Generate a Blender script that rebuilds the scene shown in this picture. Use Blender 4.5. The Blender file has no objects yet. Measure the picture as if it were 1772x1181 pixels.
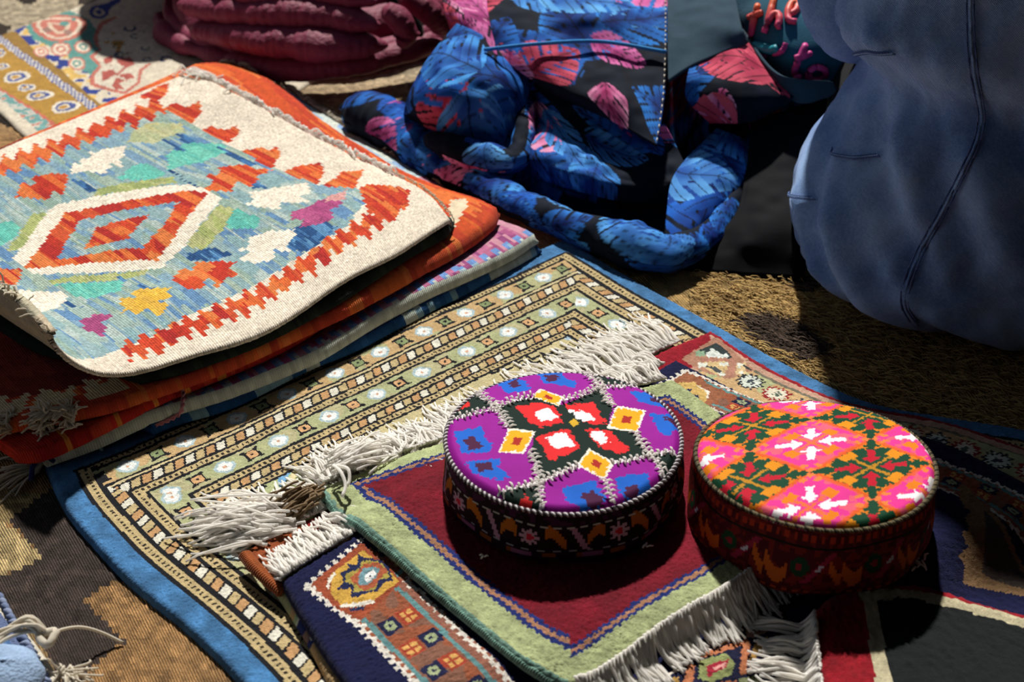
import bpy, math
import numpy as np
from mathutils import Vector, Matrix
rng = np.random.default_rng(7)
S = bpy.context.scene
COL = S.collection

# ------------------------------------------------------------------ camera, light
CF, CP, CH = 2400.0, math.radians(32.7), 0.69          # focal length (px of a 1772 wide frame), pitch, height
cam = bpy.data.cameras.new('camera'); camo = bpy.data.objects.new('camera', cam); COL.objects.link(camo)
camo.location = (0, 0, CH); camo.rotation_euler = (math.pi/2 - CP, 0, 0)
cam.sensor_width = 36; cam.lens = 36*CF/1772; cam.clip_start = .02
cam.dof.use_dof = True; cam.dof.focus_distance = 1.13; cam.dof.aperture_fstop = 8.0
S.camera = camo
w = bpy.data.worlds.new('world'); S.world = w; w.use_nodes = True
w.node_tree.nodes['Background'].inputs[0].default_value = (.72, .84, 1, 1)
w.node_tree.nodes['Background'].inputs[1].default_value = .2
sun = bpy.data.lights.new('sun', 'SUN'); suno = bpy.data.objects.new('sun', sun); COL.objects.link(suno)
sun.energy = 5.9; sun.color = (1, .965, .9); sun.angle = math.radians(2.2)
SUN_EL, SUN_AZ = math.radians(51), math.radians(2)
_d = Vector((-math.sin(SUN_AZ)*math.cos(SUN_EL)*-1, -math.cos(SUN_AZ)*math.cos(SUN_EL), -math.sin(SUN_EL)))
suno.rotation_euler = _d.to_track_quat('-Z', 'Y').to_euler(); suno.location = (0, 4, 5)
S.view_settings.view_transform = 'Standard'; S.view_settings.look = 'None'
S.view_settings.gamma = 1; S.view_settings.exposure = 0; S.view_settings.use_curve_mapping = False

# ------------------------------------------------------------------ helpers
def at(px, py, z=0.):
    """survey a point of the photograph on the level plane at height z -> world x, y, z"""
    a = (px-886)/CF; b = (590.5-py)/CF
    dz = -math.sin(CP)+b*math.cos(CP); dy = math.cos(CP)+b*math.sin(CP)
    t = (z-CH)/dz
    return np.array([a*t, dy*t, z])
def aty(px, py, y):
    a = (px-886)/CF; b = (590.5-py)/CF
    dz = -math.sin(CP)+b*math.cos(CP); dy = math.cos(CP)+b*math.sin(CP)
    t = y/dy
    return np.array([a*t, y, CH+dz*t])
def hx(s):
    s = s.lstrip('#'); return np.array([int(s[i:i+2], 16)/255 for i in (0, 2, 4)])
def lin(c):
    c = np.clip(np.asarray(c, float), 0, 1)
    return np.where(c <= .04045, c/12.92, ((c+.055)/1.055)**2.4)
def tag(o, label=None, cat=None, group=None, kind=None):
    if label: o['label'] = label
    if cat: o['category'] = cat
    if group: o['group'] = group
    if kind: o['kind'] = kind
    return o
def empty(name, loc, label=None, cat=None, group=None):
    o = bpy.data.objects.new(name, None); COL.objects.link(o); o.location = loc; o.empty_display_size = .02
    return tag(o, label, cat, group)
def world_loc(p):
    t = p.location.copy()
    return t if p.parent is None else world_loc(p.parent)+p.matrix_parent_inverse.translation+t
def link(name, me, mat, parent=None):
    o = bpy.data.objects.new(name, me); COL.objects.link(o)
    if mat: me.materials.append(mat)
    if parent is not None:
        o.parent = parent
        o.matrix_parent_inverse = Matrix.Translation(-world_loc(parent))
    return o
def mesh(name, V, Fc, fcol=None, uv=None, smooth=True):
    """V (n,3); Fc list/array of quads (m,4) or list of polygons; fcol (m,3) sRGB"""
    me = bpy.data.meshes.new(name)
    V = np.ascontiguousarray(V, dtype=np.float32)
    if isinstance(Fc, np.ndarray) and Fc.ndim == 2:
        m, k = Fc.shape
        me.vertices.add(len(V)); me.vertices.foreach_set('co', V.ravel())
        me.loops.add(m*k); me.loops.foreach_set('vertex_index', Fc.astype(np.int32).ravel())
        me.polygons.add(m); me.polygons.foreach_set('loop_start', np.arange(0, m*k, k, dtype=np.int32))
        me.polygons.foreach_set('use_smooth', np.full(m, smooth))
        me.update(calc_edges=True)
    else:
        me.from_pydata([tuple(v) for v in V], [], [tuple(int(i) for i in f) for f in Fc]); me.update()
        me.polygons.foreach_set('use_smooth', np.full(len(me.polygons), smooth))
    if fcol is not None and len(fcol) == len(V) != len(me.polygons):
        a = me.attributes.new('col', 'FLOAT_COLOR', 'POINT'); c = np.ones((len(V), 4), np.float32); c[:, :3] = lin(fcol); a.data.foreach_set('color', c.ravel())
    elif fcol is not None:
        a = me.attributes.new('col', 'FLOAT_COLOR', 'FACE')
        c = np.ones((len(me.polygons), 4), np.float32); c[:, :3] = lin(fcol)
        a.data.foreach_set('color', c.ravel())
    if uv is not None:
        l = me.uv_layers.new(name='UVMap')
        vi = np.empty(len(me.loops), np.int32); me.loops.foreach_get('vertex_index', vi)
        l.data.foreach_set('uv', np.ascontiguousarray(uv[vi], dtype=np.float32).ravel())
    me.validate(); return me
def catmull(P, n):
    """smooth resample of control points P (k,d) to n points by chord length"""
    P = np.asarray(P, float)
    if len(P) == 2:
        t = np.linspace(0, 1, n)[:, None]; return P[0]*(1-t)+P[1]*t
    d = np.r_[0, np.cumsum(np.maximum(np.linalg.norm(np.diff(P, axis=0), axis=1), 1e-9)**.5)]
    T = np.empty_like(P)
    T[1:-1] = (P[2:]-P[:-2])/(d[2:]-d[:-2])[:, None]
    T[0] = (P[1]-P[0])/(d[1]-d[0]); T[-1] = (P[-1]-P[-2])/(d[-1]-d[-2])
    q = np.linspace(0, d[-1], max(n*6, 60)); out = _herm(P, T, d, q)
    s = np.r_[0, np.cumsum(np.linalg.norm(np.diff(out[:, :2] if out.shape[1] > 2 else out, axis=0), axis=1)+1e-9)]
    qq = np.interp(np.linspace(0, s[-1], n), s, q)
    return _herm(P, T, d, qq)
def _herm(P, T, d, q):
    i = np.clip(np.searchsorted(d, q, side='right')-1, 0, len(d)-2)
    h = (d[i+1]-d[i])[:, None]; t = ((q-d[i])/(d[i+1]-d[i]))[:, None]
    return (2*t**3-3*t**2+1)*P[i]+(t**3-2*t**2+t)*h*T[i]+(-2*t**3+3*t**2)*P[i+1]+(t**3-t**2)*h*T[i+1]
def inpoly(X, Y, poly):
    poly = np.asarray(poly)[:, :2]
    m = np.zeros(X.shape, bool)
    bb = (X >= poly[:, 0].min()) & (X <= poly[:, 0].max()) & (Y >= poly[:, 1].min()) & (Y <= poly[:, 1].max())
    if not bb.any(): return m
    x = X[bb]; y = Y[bb]; r = np.zeros(len(x), bool); j = len(poly)-1
    for i in range(len(poly)):
        xi, yi = poly[i]; xj, yj = poly[j]
        if yi != yj:
            r ^= ((yi > y) != (yj > y)) & (x < (xj-xi)*(y-yi)/(yj-yi)+xi)
        j = i
    m[bb] = r; return m
def dist_line(X, Y, L):
    """distance and arc length to the polyline L (k,2)"""
    best = np.full(X.shape, 1e9); ss = np.zeros(X.shape); s0 = 0.
    for a, b in zip(L[:-1], L[1:]):
        v = b-a; l2 = v@v; l = math.sqrt(l2)
        if l2 < 1e-14: continue
        t = np.clip(((X-a[0])*v[0]+(Y-a[1])*v[1])/l2, 0, 1)
        d = np.hypot(X-a[0]-t*v[0], Y-a[1]-t*v[1])
        k = d < best; best = np.where(k, d, best); ss = np.where(k, s0+t*l, ss); s0 += l
    return best, ss
def vnoise(X, Y, sc, seed=0):
    """smooth value noise in 0..1"""
    r = np.random.default_rng(seed).random((64, 64))
    x = X*sc; y = Y*sc; xi = np.floor(x).astype(int); yi = np.floor(y).astype(int)
    fx = x-xi; fy = y-yi; fx = fx*fx*(3-2*fx); fy = fy*fy*(3-2*fy)
    g = lambda a, b: r[a % 64, b % 64]
    return (g(xi, yi)*(1-fx)+g(xi+1, yi)*fx)*(1-fy)+(g(xi, yi+1)*(1-fx)+g(xi+1, yi+1)*fx)*fy

# ------------------------------------------------------------------ materials
def nodes(name):
    m = bpy.data.materials.new(name); m.use_nodes = True
    nt = m.node_tree; return m, nt, nt.nodes['Principled BSDF']
def textile(name, rough=.9, noise=900, bump=.5, bdist=.0006, wave=0, wave_rot=0, sheen=.06, color=None, vary=.3, spec=.06, coarse=90, trans=0):
    m, nt, p = nodes(name); N = nt.nodes.new; L = nt.links.new
    p.inputs['Roughness'].default_value = rough
    p.inputs['Specular IOR Level'].default_value = spec
    p.inputs['Sheen Weight'].default_value = sheen; p.inputs['Sheen Roughness'].default_value = .6
    tc = N('ShaderNodeTexCoord')
    n1 = N('ShaderNodeTexNoise'); n1.inputs['Scale'].default_value = noise; n1.inputs['Detail'].default_value = 3
    L(tc.outputs['Object'], n1.inputs['Vector'])
    n2 = N('ShaderNodeTexNoise'); n2.inputs['Scale'].default_value = coarse; n2.inputs['Detail'].default_value = 4
    L(tc.outputs['Object'], n2.inputs['Vector'])
    if color is None:
        at_ = N('ShaderNodeAttribute'); at_.attribute_name = 'col'; src = at_.outputs['Color']
    else:
        rgb = N('ShaderNodeRGB'); rgb.outputs[0].default_value = (*lin(hx(color)), 1); src = rgb.outputs[0]
    ad = N('ShaderNodeMath'); ad.operation = 'ADD'; L(n1.outputs[0], ad.inputs[0]); L(n2.outputs[0], ad.inputs[1])
    mr = N('ShaderNodeMapRange'); mr.inputs['From Min'].default_value = .6; mr.inputs['From Max'].default_value = 1.4
    mr.inputs['To Min'].default_value = 1-vary; mr.inputs['To Max'].default_value = 1+vary*.7
    L(ad.outputs[0], mr.inputs['Value'])
    mx = N('ShaderNodeVectorMath'); mx.operation = 'SCALE'; L(src, mx.inputs[0]); L(mr.outputs[0], mx.inputs['Scale'])
    L(mx.outputs[0], p.inputs['Base Color'])
    b = N('ShaderNodeBump'); b.inputs['Strength'].default_value = bump; b.inputs['Distance'].default_value = bdist
    if wave:
        uv = N('ShaderNodeUVMap'); mp = N('ShaderNodeMapping'); mp.inputs['Rotation'].default_value[2] = wave_rot
        L(uv.outputs[0], mp.inputs['Vector'])
        wv = N('ShaderNodeTexWave'); wv.inputs['Scale'].default_value = wave
        wv.wave_type = 'BANDS'; wv.bands_direction = 'Y'; wv.inputs['Distortion'].default_value = 1.2
        wv.inputs['Detail'].default_value = 1; wv.inputs['Detail Scale'].default_value = 3
        L(mp.outputs[0], wv.inputs['Vector'])
        a2 = N('ShaderNodeMath'); a2.operation = 'ADD'; L(wv.outputs['Fac'], a2.inputs[0]); L(n1.outputs[0], a2.inputs[1])
        L(a2.outputs[0], b.inputs['Height'])
        a3 = N('ShaderNodeMath'); a3.operation = 'MULTIPLY_ADD'; a3.inputs[1].default_value = .35; L(wv.outputs['Fac'], a3.inputs[0]); L(ad.outputs[0], a3.inputs[2]); a4 = N('ShaderNodeMath'); a4.operation = 'SUBTRACT'; a4.inputs[1].default_value = .17; L(a3.outputs[0], a4.inputs[0]); L(a4.outputs[0], mr.inputs['Value'])
    else:
        L(n1.outputs[0], b.inputs['Height'])
    L(b.outputs[0], p.inputs['Normal'])
    if trans:
        tr = N('ShaderNodeBsdfTranslucent'); L(mx.outputs[0], tr.inputs[0]); ms = N('ShaderNodeMixShader'); ms.inputs[0].default_value = trans
        L(p.outputs[0], ms.inputs[1]); L(tr.outputs[0], ms.inputs[2]); L(ms.outputs[0], nt.nodes['Material Output'].inputs['Surface'])
    return m
M_PILE = textile('wool_pile', noise=1100, bump=.7, bdist=.0012, vary=.28)
M_FLAT = textile('flat_weave', noise=900, bump=.6, bdist=.0008, wave=140, vary=.2, sheen=.03)
M_GROUND = textile('coarse_weave', noise=700, bump=.9, bdist=.0016, wave=80, wave_rot=-.868, vary=.45, sheen=.03)
M_YARN = textile('cotton_yarn', noise=1500, bump=.3, bdist=.0004, color='#fbf8f3', vary=.08, sheen=0, trans=.5)
M_YARN2 = textile('raw_cotton_yarn', noise=1500, bump=.3, bdist=.0004, color='#e2d9c8', vary=.12, sheen=0, trans=.4)
M_EMB = textile('silk_embroidery', rough=.7, noise=1500, bump=.5, bdist=.0005, vary=.12, sheen=0, spec=.08)
M_PRINT = textile('printed_taffeta', rough=.8, noise=400, bump=.12, bdist=.0006, vary=.12, sheen=.0, spec=.08)
M_PLAINC = textile('coloured_cord', noise=1200, bump=.4, bdist=.0005, vary=.15)
M_SOIL = textile('packed_earth', noise=60, bump=.5, bdist=.004, color='#6e6152', vary=.4, sheen=0)

# ------------------------------------------------------------------ height field of what already lies on the floor
HX0, HY0, HR = -1.2, .25, .002
HW, HH = 1200, 1150
HF = np.zeros((HW, HH), np.float32)
def hidx(X, Y):
    return np.clip(((X-HX0)/HR).astype(int), 0, HW-1), np.clip(((Y-HY0)/HR).astype(int), 0, HH-1)
def hsample(X, Y, F=None):
    F = HF if F is None else F
    i, j = hidx(np.asarray(X), np.asarray(Y)); return F[i, j]
def boxblur(F, r):
    for ax in (0, 1):
        c = np.cumsum(np.concatenate([np.repeat(np.take(F, [0], ax), r+1, ax), F, np.repeat(np.take(F, [-1], ax), r, ax)], ax), ax, dtype=np.float64)
        n = F.shape[ax]; F = ((np.take(c, range(2*r+1, 2*r+1+n), ax)-np.take(c, range(0, n), ax))/(2*r+1)).astype(np.float32)
    return F
def dilate(F, r):
    G = F
    for ax in (0, 1):
        H = G
        for k in range(1, r+1): H = np.maximum(H, np.maximum(np.roll(G, k, ax), np.roll(G, -k, ax)))
        G = H
    return G
def drape_field(r=4):
    return np.maximum(boxblur(boxblur(dilate(HF, r), r), r), HF)
def stamp(X, Y, Z):
    global HF
    i, j = hidx(X.ravel(), Y.ravel()); G = np.zeros_like(HF); np.maximum.at(G, (i, j), Z.ravel().astype(np.float32))
    HF = np.maximum(HF, dilate(G, 1))

# ------------------------------------------------------------------ rugs
class Rug: pass
def rug_shape(far, left, right, near, z, cell):
    """Coons patch between four surveyed edges (far L>R, left L>near, right R>near, near L>R)"""
    c = [np.array([at(x, y, z)[:2] for x, y in e]) for e in (far, left, right, near)]
    ln = lambda e: np.linalg.norm(np.diff(e, axis=0), axis=1).sum()
    nu = int(max(ln(c[0]), ln(c[3]))/cell); nv = int(max(ln(c[1]), ln(c[2]))/cell)
    r = Rug(); r.nu, r.nv, r.z = nu, nv, z
    r.W = max(ln(c[0]), ln(c[3])); r.H = max(ln(c[1]), ln(c[2]))
    r.far, r.left, r.right, r.near = [catmull(e, 60) for e in c]
    def pos(U, Vv):
        k = np.linspace(0, 1, 60); f = lambda C, t: np.stack([np.interp(t, k, C[:, 0]), np.interp(t, k, C[:, 1])], -1)
        u = U[..., None]; v = Vv[..., None]
        A, B, C_, D = r.far[0], r.far[-1], r.near[0], r.near[-1]
        return (1-v)*f(r.far, U)+v*f(r.near, U)+(1-u)*f(r.left, Vv)+u*f(r.right, Vv)-((1-u)*(1-v)*A+u*(1-v)*B+(1-u)*v*C_+u*v*D)
    r.pos = pos; return r
def rug_build(name, r, paint, mat, thick, label, cat='rug', fuzz=.0003, snap=None, zfun=None, drape=4, round_=.006, parent=None, wob=.0012, group=None, back=None, lift=0.):
    nu, nv = r.nu, r.nv
    U, Vv = np.meshgrid(np.linspace(0, 1, nu+1), np.linspace(0, 1, nv+1), indexing='ij')
    P = r.pos(U, Vv); X, Y = P[..., 0].copy(), P[..., 1].copy()
    X += (vnoise(X, Y, 22, 3)-.5)*wob*2; Y += (vnoise(X, Y, 22, 5)-.5)*wob*2
    F = drape_field(drape)
    Z = hsample(X, Y, boxblur(F, 2)); Z = np.maximum(Z, hsample(X, Y))+lift
    e = np.minimum(np.minimum(U, 1-U)*r.W, np.minimum(Vv, 1-Vv)*r.H)
    prof = np.sqrt(np.clip(1-(1-np.clip(e/round_, 0, 1))**2, 0, 1))
    Zb = Z+.0004
    Zt = Zb+thick*(.3+.7*prof)+(vnoise(X, Y, 9, 11)-.5)*.003*np.clip(e/.02, 0, 1)*(.5 if thick < .006 else 1)
    Zt += rng.normal(0, fuzz, Zt.shape)
    r.X0, r.Y0 = X.copy(), Y.copy()
    if zfun is None: stamp(X, Y, Zt)
    else: X, Y, Zt, Zb = zfun(r, U, Vv, X, Y, Zt, Zb)
    # colour per cell
    uc = (np.arange(nu)+.5)/nu; vc = (np.arange(nv)+.5)/nv
    g = Rug()
    if snap: uc = (np.floor(uc*r.W/snap[0])+.5)*snap[0]/r.W; vc = (np.floor(vc*r.H/snap[1])+.5)*snap[1]/r.H
    g.U, g.V = np.meshgrid(uc, vc, indexing='ij')
    if snap:
        vi = np.unique(vc); jt = np.random.default_rng(9).normal(0, snap[2], len(vi))[np.searchsorted(vi, vc)]/r.W; Q = r.pos(np.clip(g.U+jt[None], 0, 1), g.V)
    else: Q = r.pos(g.U, g.V)
    _ = Q; g.X, g.Y = Q[..., 0], Q[..., 1]
    g.u, g.v = g.U*r.W, g.V*r.H; g.r = r
    g.poly = lambda pts, z=None: inpoly(g.X, g.Y, [at(x, y, r.z if z is None else z)[:2] for x, y in pts])
    C = paint(g)
    C = C*(1+rng.normal(0, .06 if snap else .035, C.shape[:2]))[..., None]
    # mesh: top grid + underside
    n = (nu+1)*(nv+1); idx = np.arange(n).reshape(nu+1, nv+1)
    q = np.stack([idx[:-1, :-1], idx[1:, :-1], idx[1:, 1:], idx[:-1, 1:]], -1).reshape(-1, 4)
    ring = np.r_[idx[:, 0], idx[-1, 1:], idx[-2::-1, -1], idx[0, -2:0:-1]]
    Vt = np.stack([X, Y, Zt], -1).reshape(-1, 3)
    nr = len(ring)
    if back is None:
        Vb = Vt[ring].copy(); Vb[:, 2] = Zb.ravel()[ring]
        a = ring; b = np.roll(ring, -1); ib = n+np.arange(nr); ibn = np.roll(ib, -1)
        sk = np.stack([b, a, ib, ibn], -1)
        Fa = np.concatenate([q, sk]); V = np.concatenate([Vt, Vb])
        fi = np.zeros((nu+1, nv+1), int); fi[:] = np.minimum(np.arange(nu+1), nu-1)[:, None]*nv+np.minimum(np.arange(nv+1), nv-1)[None, :]
        cf = C.reshape(-1, 3); col = np.concatenate([cf, cf[fi.ravel()[ring]]])
        uv = np.stack([U*r.W, Vv*r.H], -1).reshape(-1, 2); uv = np.concatenate([uv, uv[ring]])
    else:
        Nrm = grid_normals(np.stack([X, Y, Zt], -1)); Vb = (np.stack([X, Y, Zt], -1)-Nrm*thick).reshape(-1, 3)
        a = ring; b = np.roll(ring, -1)
        Fa = np.concatenate([q, q[:, ::-1]+n, np.stack([b, a, a+n, b+n], -1)]); V = np.concatenate([Vt, Vb])
        cf = C.reshape(-1, 3); cb = back(g, C).reshape(-1, 3)
        fi = np.minimum(np.arange(nu+1), nu-1)[:, None]*nv+np.minimum(np.arange(nv+1), nv-1)[None, :]
        col = np.concatenate([cf, cb, cf[fi.ravel()[ring]]])
        uv = np.stack([U*r.W, Vv*r.H], -1).reshape(-1, 2); uv = np.concatenate([uv, uv])
    me = mesh(name, V, Fa, col, uv)
    o = link(name, me, mat, parent)
    if parent is None: tag(o, label, cat, group)
    r.obj = o; r.top = np.stack([X, Y, Zt], -1); return o
def grid_normals(G):
    a = np.gradient(G, axis=0); b = np.gradient(G, axis=1); n = np.cross(a, b)
    return n/np.maximum(np.linalg.norm(n, axis=-1, keepdims=True), 1e-12)
def flat(g, c):
    return np.broadcast_to(hx(c), g.U.shape+(3,)).copy()
def put(C, m, c):
    C[m] = hx(c) if isinstance(c, str) else c
def edges(g):
    r = g.r
    e_ = lambda L: np.concatenate([L[:-1:3], L[-1:]])
    g.dF, g.sF = dist_line(g.X, g.Y, e_(r.far)); g.dL, g.sL = dist_line(g.X, g.Y, e_(r.left))
    g.dR, g.sR = dist_line(g.X, g.Y, e_(r.right)); g.dN, g.sN = dist_line(g.X, g.Y, e_(r.near))

# tubes -------------------------------------------------------------
def tubes(name, paths, radii, mat, parent=None, sides=5, cols=None, caps=True):
    """paths list of (k,3); radii list of scalars or (k,)"""
    VV, FF, CC = [], [], []; off = 0
    for i, P in enumerate(paths):
        P = np.asarray(P, float); k = len(P); R = np.broadcast_to(np.asarray(radii[i] if np.ndim(radii) else radii, float), (k,))
        T = np.gradient(P, axis=0); T /= np.maximum(np.linalg.norm(T, axis=1, keepdims=True), 1e-12)
        up = np.where(np.abs(T[:, 2:3]) > .9, np.array([[1., 0, 0]]), np.array([[0, 0, 1.]]))
        A = np.cross(T, up); A /= np.maximum(np.linalg.norm(A, axis=1, keepdims=True), 1e-12); B = np.cross(A, T)
        th = np.arange(sides)/sides*2*math.pi
        ring = P[:, None]+R[:, None, None]*(A[:, None]*np.cos(th)[None, :, None]+B[:, None]*np.sin(th)[None, :, None])
        V = ring.reshape(-1, 3); idx = np.arange(k*sides).reshape(k, sides)+off
        nx = np.roll(idx, -1, 1)
        f = np.stack([idx[:-1], nx[:-1], nx[1:], idx[1:]], -1).reshape(-1, 4)
        VV.append(V); FF.append(f); nf = len(f); off += k*sides
        if caps:
            VV.append(np.stack([P[0], P[-1]])); 
            h = sides//2
            c0, c1 = off, off+1; off += 2
            a = idx[0]; z = idx[-1]
            f0 = np.stack([np.roll(a, -1), a, np.full(sides, c0), np.full(sides, c0)], -1)
            f1 = np.stack([z, np.roll(z, -1), np.full(sides, c1), np.full(sides, c1)], -1)
            FF.append(np.concatenate([f0, f1])); nf += 2*sides
        if cols is not None:
            c = np.asarray(cols[i]); CC.append(np.broadcast_to(c, (nf, 3)) if c.ndim == 1 else np.concatenate([np.repeat(c[:k-1], sides, 0), np.repeat(c[-1:], nf-(k-1)*sides, 0)]))
    F = np.concatenate(FF); V = np.concatenate(VV)
    if caps:
        tri = F[:, 2] == F[:, 3]
        me = bpy.data.meshes.new(name)
        order = np.r_[np.where(~tri)[0], np.where(tri)[0]]; F = F[order]; nq = (~tri).sum(); nt_ = tri.sum()
        loops = np.r_[F[:nq].ravel(), F[nq:, :3].ravel()].astype(np.int32)
        me.vertices.add(len(V)); me.vertices.foreach_set('co', V.astype(np.float32).ravel())
        me.loops.add(len(loops)); me.loops.foreach_set('vertex_index', loops)
        me.polygons.add(len(F)); me.polygons.foreach_set('loop_start', np.r_[np.arange(nq)*4, nq*4+np.arange(nt_)*3].astype(np.int32))
        me.polygons.foreach_set('use_smooth', np.ones(len(F), bool)); me.update(calc_edges=True)
        if cols is not None:
            C = np.concatenate(CC)[order]; a = me.attributes.new('col', 'FLOAT_COLOR', 'FACE')
            c4 = np.ones((len(F), 4), np.float32); c4[:, :3] = lin(C); a.data.foreach_set('color', c4.ravel())
        me.validate()
    else:
        me = mesh(name, V, F, np.concatenate(CC) if cols is not None else None)
    return link(name, me, mat, parent)
def fringe(name, parent, edge, out, n, length, rad=.0009, spread=.5, sweep=0., base_z=.004, mat=None, seed=1, clump=0, pile=.006, curl=.25, k=9):
    """yarn ends lying on whatever is below; edge (m,2) polyline, out = outward unit vector"""
    g = np.random.default_rng(seed); E_ = catmull(edge, n)
    out = np.asarray(out, float); out /= np.linalg.norm(out); side = np.array([out[1], -out[0]])
    P, R = [], []
    cj = g.normal(0, spread, n//max(clump, 1)+2); cl = g.uniform(.75, 1.15, n//max(clump, 1)+2)
    zz = drape_field(1)
    for i in range(n):
        ci = i//clump if clump else i
        a = (cj[ci] if clump else 0)+g.normal(0, spread*(.35 if clump else 1))+sweep
        L = length*(cl[ci] if clump else 1)*g.uniform(.8, 1.12)
        bend = g.normal(0, curl); t = np.linspace(0, 1, k)
        ang = a+bend*t*1.6+np.sin(t*5+g.uniform(0, 6))*.12
        dirs = out[None]*np.cos(ang)[:, None]+side[None]*np.sin(ang)[:, None]
        xy = E_[i]+g.normal(0, .0004, 2)+np.r_[[[0, 0]], np.cumsum(dirs[:-1]*L/(k-1), 0)]
        zb = np.maximum(hsample(xy[:, 0], xy[:, 1], zz), 0)
        hgt = g.uniform(0, pile)
        z = zb+rad+hgt*np.sin(np.clip(t*1.15, 0, 1)*math.pi)**.8*(1-.3*t)
        z[0] = hsample(E_[i, 0], E_[i, 1], zz)+base_z*.3
        P.append(np.c_[xy, z]); R.append(np.linspace(rad*1.05, rad*.75, k))
    o = tubes(name, P, R, mat or M_YARN, parent, sides=5)
    o['kind'] = 'stuff'; return o

# ------------------------------------------------------------------ floor
def floor_plane():
    V = np.array([(-6, -4, -.006), (6, -4, -.006), (6, 8, -.006), (-6, 8, -.006)])
    o = link('floor', mesh('floor', V, np.array([[0, 1, 2, 3]])), M_SOIL); o['kind'] = 'structure'
    o['label'] = 'packed earth ground under the rugs'
floor_plane()
M_CANVAS = textile('shade_canvas', color='#2b2622', noise=200, bump=.3, bdist=.002, sheen=0)
def slab(name, lo, hi, label):
    x0, y0, z0 = lo; x1, y1, z1 = hi
    V = np.array([(x0, y0, z0), (x1, y0, z0), (x1, y1, z0), (x0, y1, z0), (x0, y0, z1), (x1, y0, z1), (x1, y1, z1), (x0, y1, z1)])
    o = link(name, mesh(name, V, np.array([[3, 2, 1, 0], [4, 5, 6, 7], [0, 1, 5, 4], [1, 2, 6, 5], [2, 3, 7, 6], [3, 0, 4, 7]]), smooth=False), M_CANVAS)
    o['kind'] = 'structure'; o['label'] = label
# sky light blockers added out of view: dark canvas behind the photographer, at the right and overhead; open to the far side and the left
slab('shade_wall_back', (-2.4, -1.64, 0), (2.2, -1.6, 2.2), 'dark canvas wall added unseen behind the camera to block sky light')
slab('shade_wall_right', (1.5, -1.6, 0), (1.54, 2.6, 2.2), 'dark canvas wall added unseen at the right to block sky light')
slab('shade_awning', (-1.5, -1.64, 2.2), (2.2, 1.6, 2.23), 'dark canvas awning added unseen overhead to deepen the shade')

def paint_ground(g):
    C = flat(g, '#a07a50')
    n = vnoise(g.X, g.Y, 14, 21); n2 = vnoise(g.X, g.Y, 160, 22)
    C *= (.85+.3*n)[..., None]
    put(C, g.X > .05, '#a98a58')
    k_ = np.clip((g.Y-1.5)/.25, 0, 1)[..., None]; C = C*(1-k_)+hx('#b4a58c')*k_
    j = lambda pts, c: put(C, g.poly(pts), c)
    j([(-300, 930), (-60, 850), (0, 850), (60, 852), (69, 859), (16, 900), (0, 912)], '#a88f62')
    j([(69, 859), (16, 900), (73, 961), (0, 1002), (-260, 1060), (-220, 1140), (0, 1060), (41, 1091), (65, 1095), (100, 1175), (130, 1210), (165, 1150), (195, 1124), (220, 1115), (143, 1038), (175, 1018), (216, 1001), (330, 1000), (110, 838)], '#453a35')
    j([(0, 906), (24, 916), (73, 961), (53, 977), (0, 997), (-200, 1060), (-200, 960)], '#bfa676')
    j([(-200, 1090), (0, 1050), (41, 1091), (65, 1095), (100, 1175), (60, 1300), (-300, 1300)], '#8a7250')
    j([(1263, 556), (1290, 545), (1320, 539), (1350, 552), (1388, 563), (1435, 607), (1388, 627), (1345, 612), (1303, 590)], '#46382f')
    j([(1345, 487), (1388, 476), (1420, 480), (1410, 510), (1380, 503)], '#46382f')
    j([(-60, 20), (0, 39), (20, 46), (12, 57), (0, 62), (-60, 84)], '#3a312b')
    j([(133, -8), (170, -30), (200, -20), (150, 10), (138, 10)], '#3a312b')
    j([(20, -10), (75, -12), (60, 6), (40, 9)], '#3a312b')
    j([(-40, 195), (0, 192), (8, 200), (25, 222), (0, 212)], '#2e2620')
    C *= (.8+.4*n2)[..., None]
    return C
r = Rug()
r = rug_shape([at_ for at_ in [(-420, -190), (2190, -190)]], [(-420, -190), (-560, 1500)], [(2190, -190), (2330, 1500)], [(-560, 1500), (2330, 1500)], 0., .0064)
HFs = HF.copy()
ground = rug_build('floor_rug', r, paint_ground, M_GROUND, .006, 'large coarse floor rug with dark brown and tan blocks under everything', lift=-.0064, fuzz=.0004, wob=0)
HF[:] = np.where(HF > 0, .0002, 0)*0
def hair():
    g = np.random.default_rng(4); P, R, C = [], [], []
    tries = 0
    while len(P) < 3600 and tries < 60000:
        tries += 1
        px_, py_ = g.uniform(1190, 1780), g.uniform(470, 745)
        p = at(px_, py_, 0)
        if py_ > 520+(px_-1190)*.47+30 : continue
        dark = inpoly(np.array([p[0]]), np.array([p[1]]), [at(x, y)[:2] for x, y in [(1263, 556), (1320, 539), (1388, 563), (1435, 607), (1388, 627), (1303, 590)]])[0] or inpoly(np.array([p[0]]), np.array([p[1]]), [at(x, y)[:2] for x, y in [(1345, 487), (1388, 476), (1420, 480), (1410, 510), (1380, 503)]])[0]
        a = -.75+g.normal(0, .35); L = g.uniform(.010, .022); t = np.linspace(0, 1, 4)
        d = np.array([math.cos(a), math.sin(a)])
        xy = p[:2]+d*L*t[:, None]; z = .0008+np.sin(t*2.6)*g.uniform(.001, .005)
        P.append(np.c_[xy, z]); R.append(np.array([.0006, .00055, .0004, .0002]))
        c = hx(g.choice(['#4a3c33', '#55463b', '#3c3029'])) if dark else hx(g.choice(['#b3945c', '#a3834f', '#c2a469', '#94764a']))
        C.append(c)
    o = tubes('pile', P, R, M_PLAINC, ground, sides=3, cols=C); o['kind'] = 'stuff'
hair()

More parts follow.
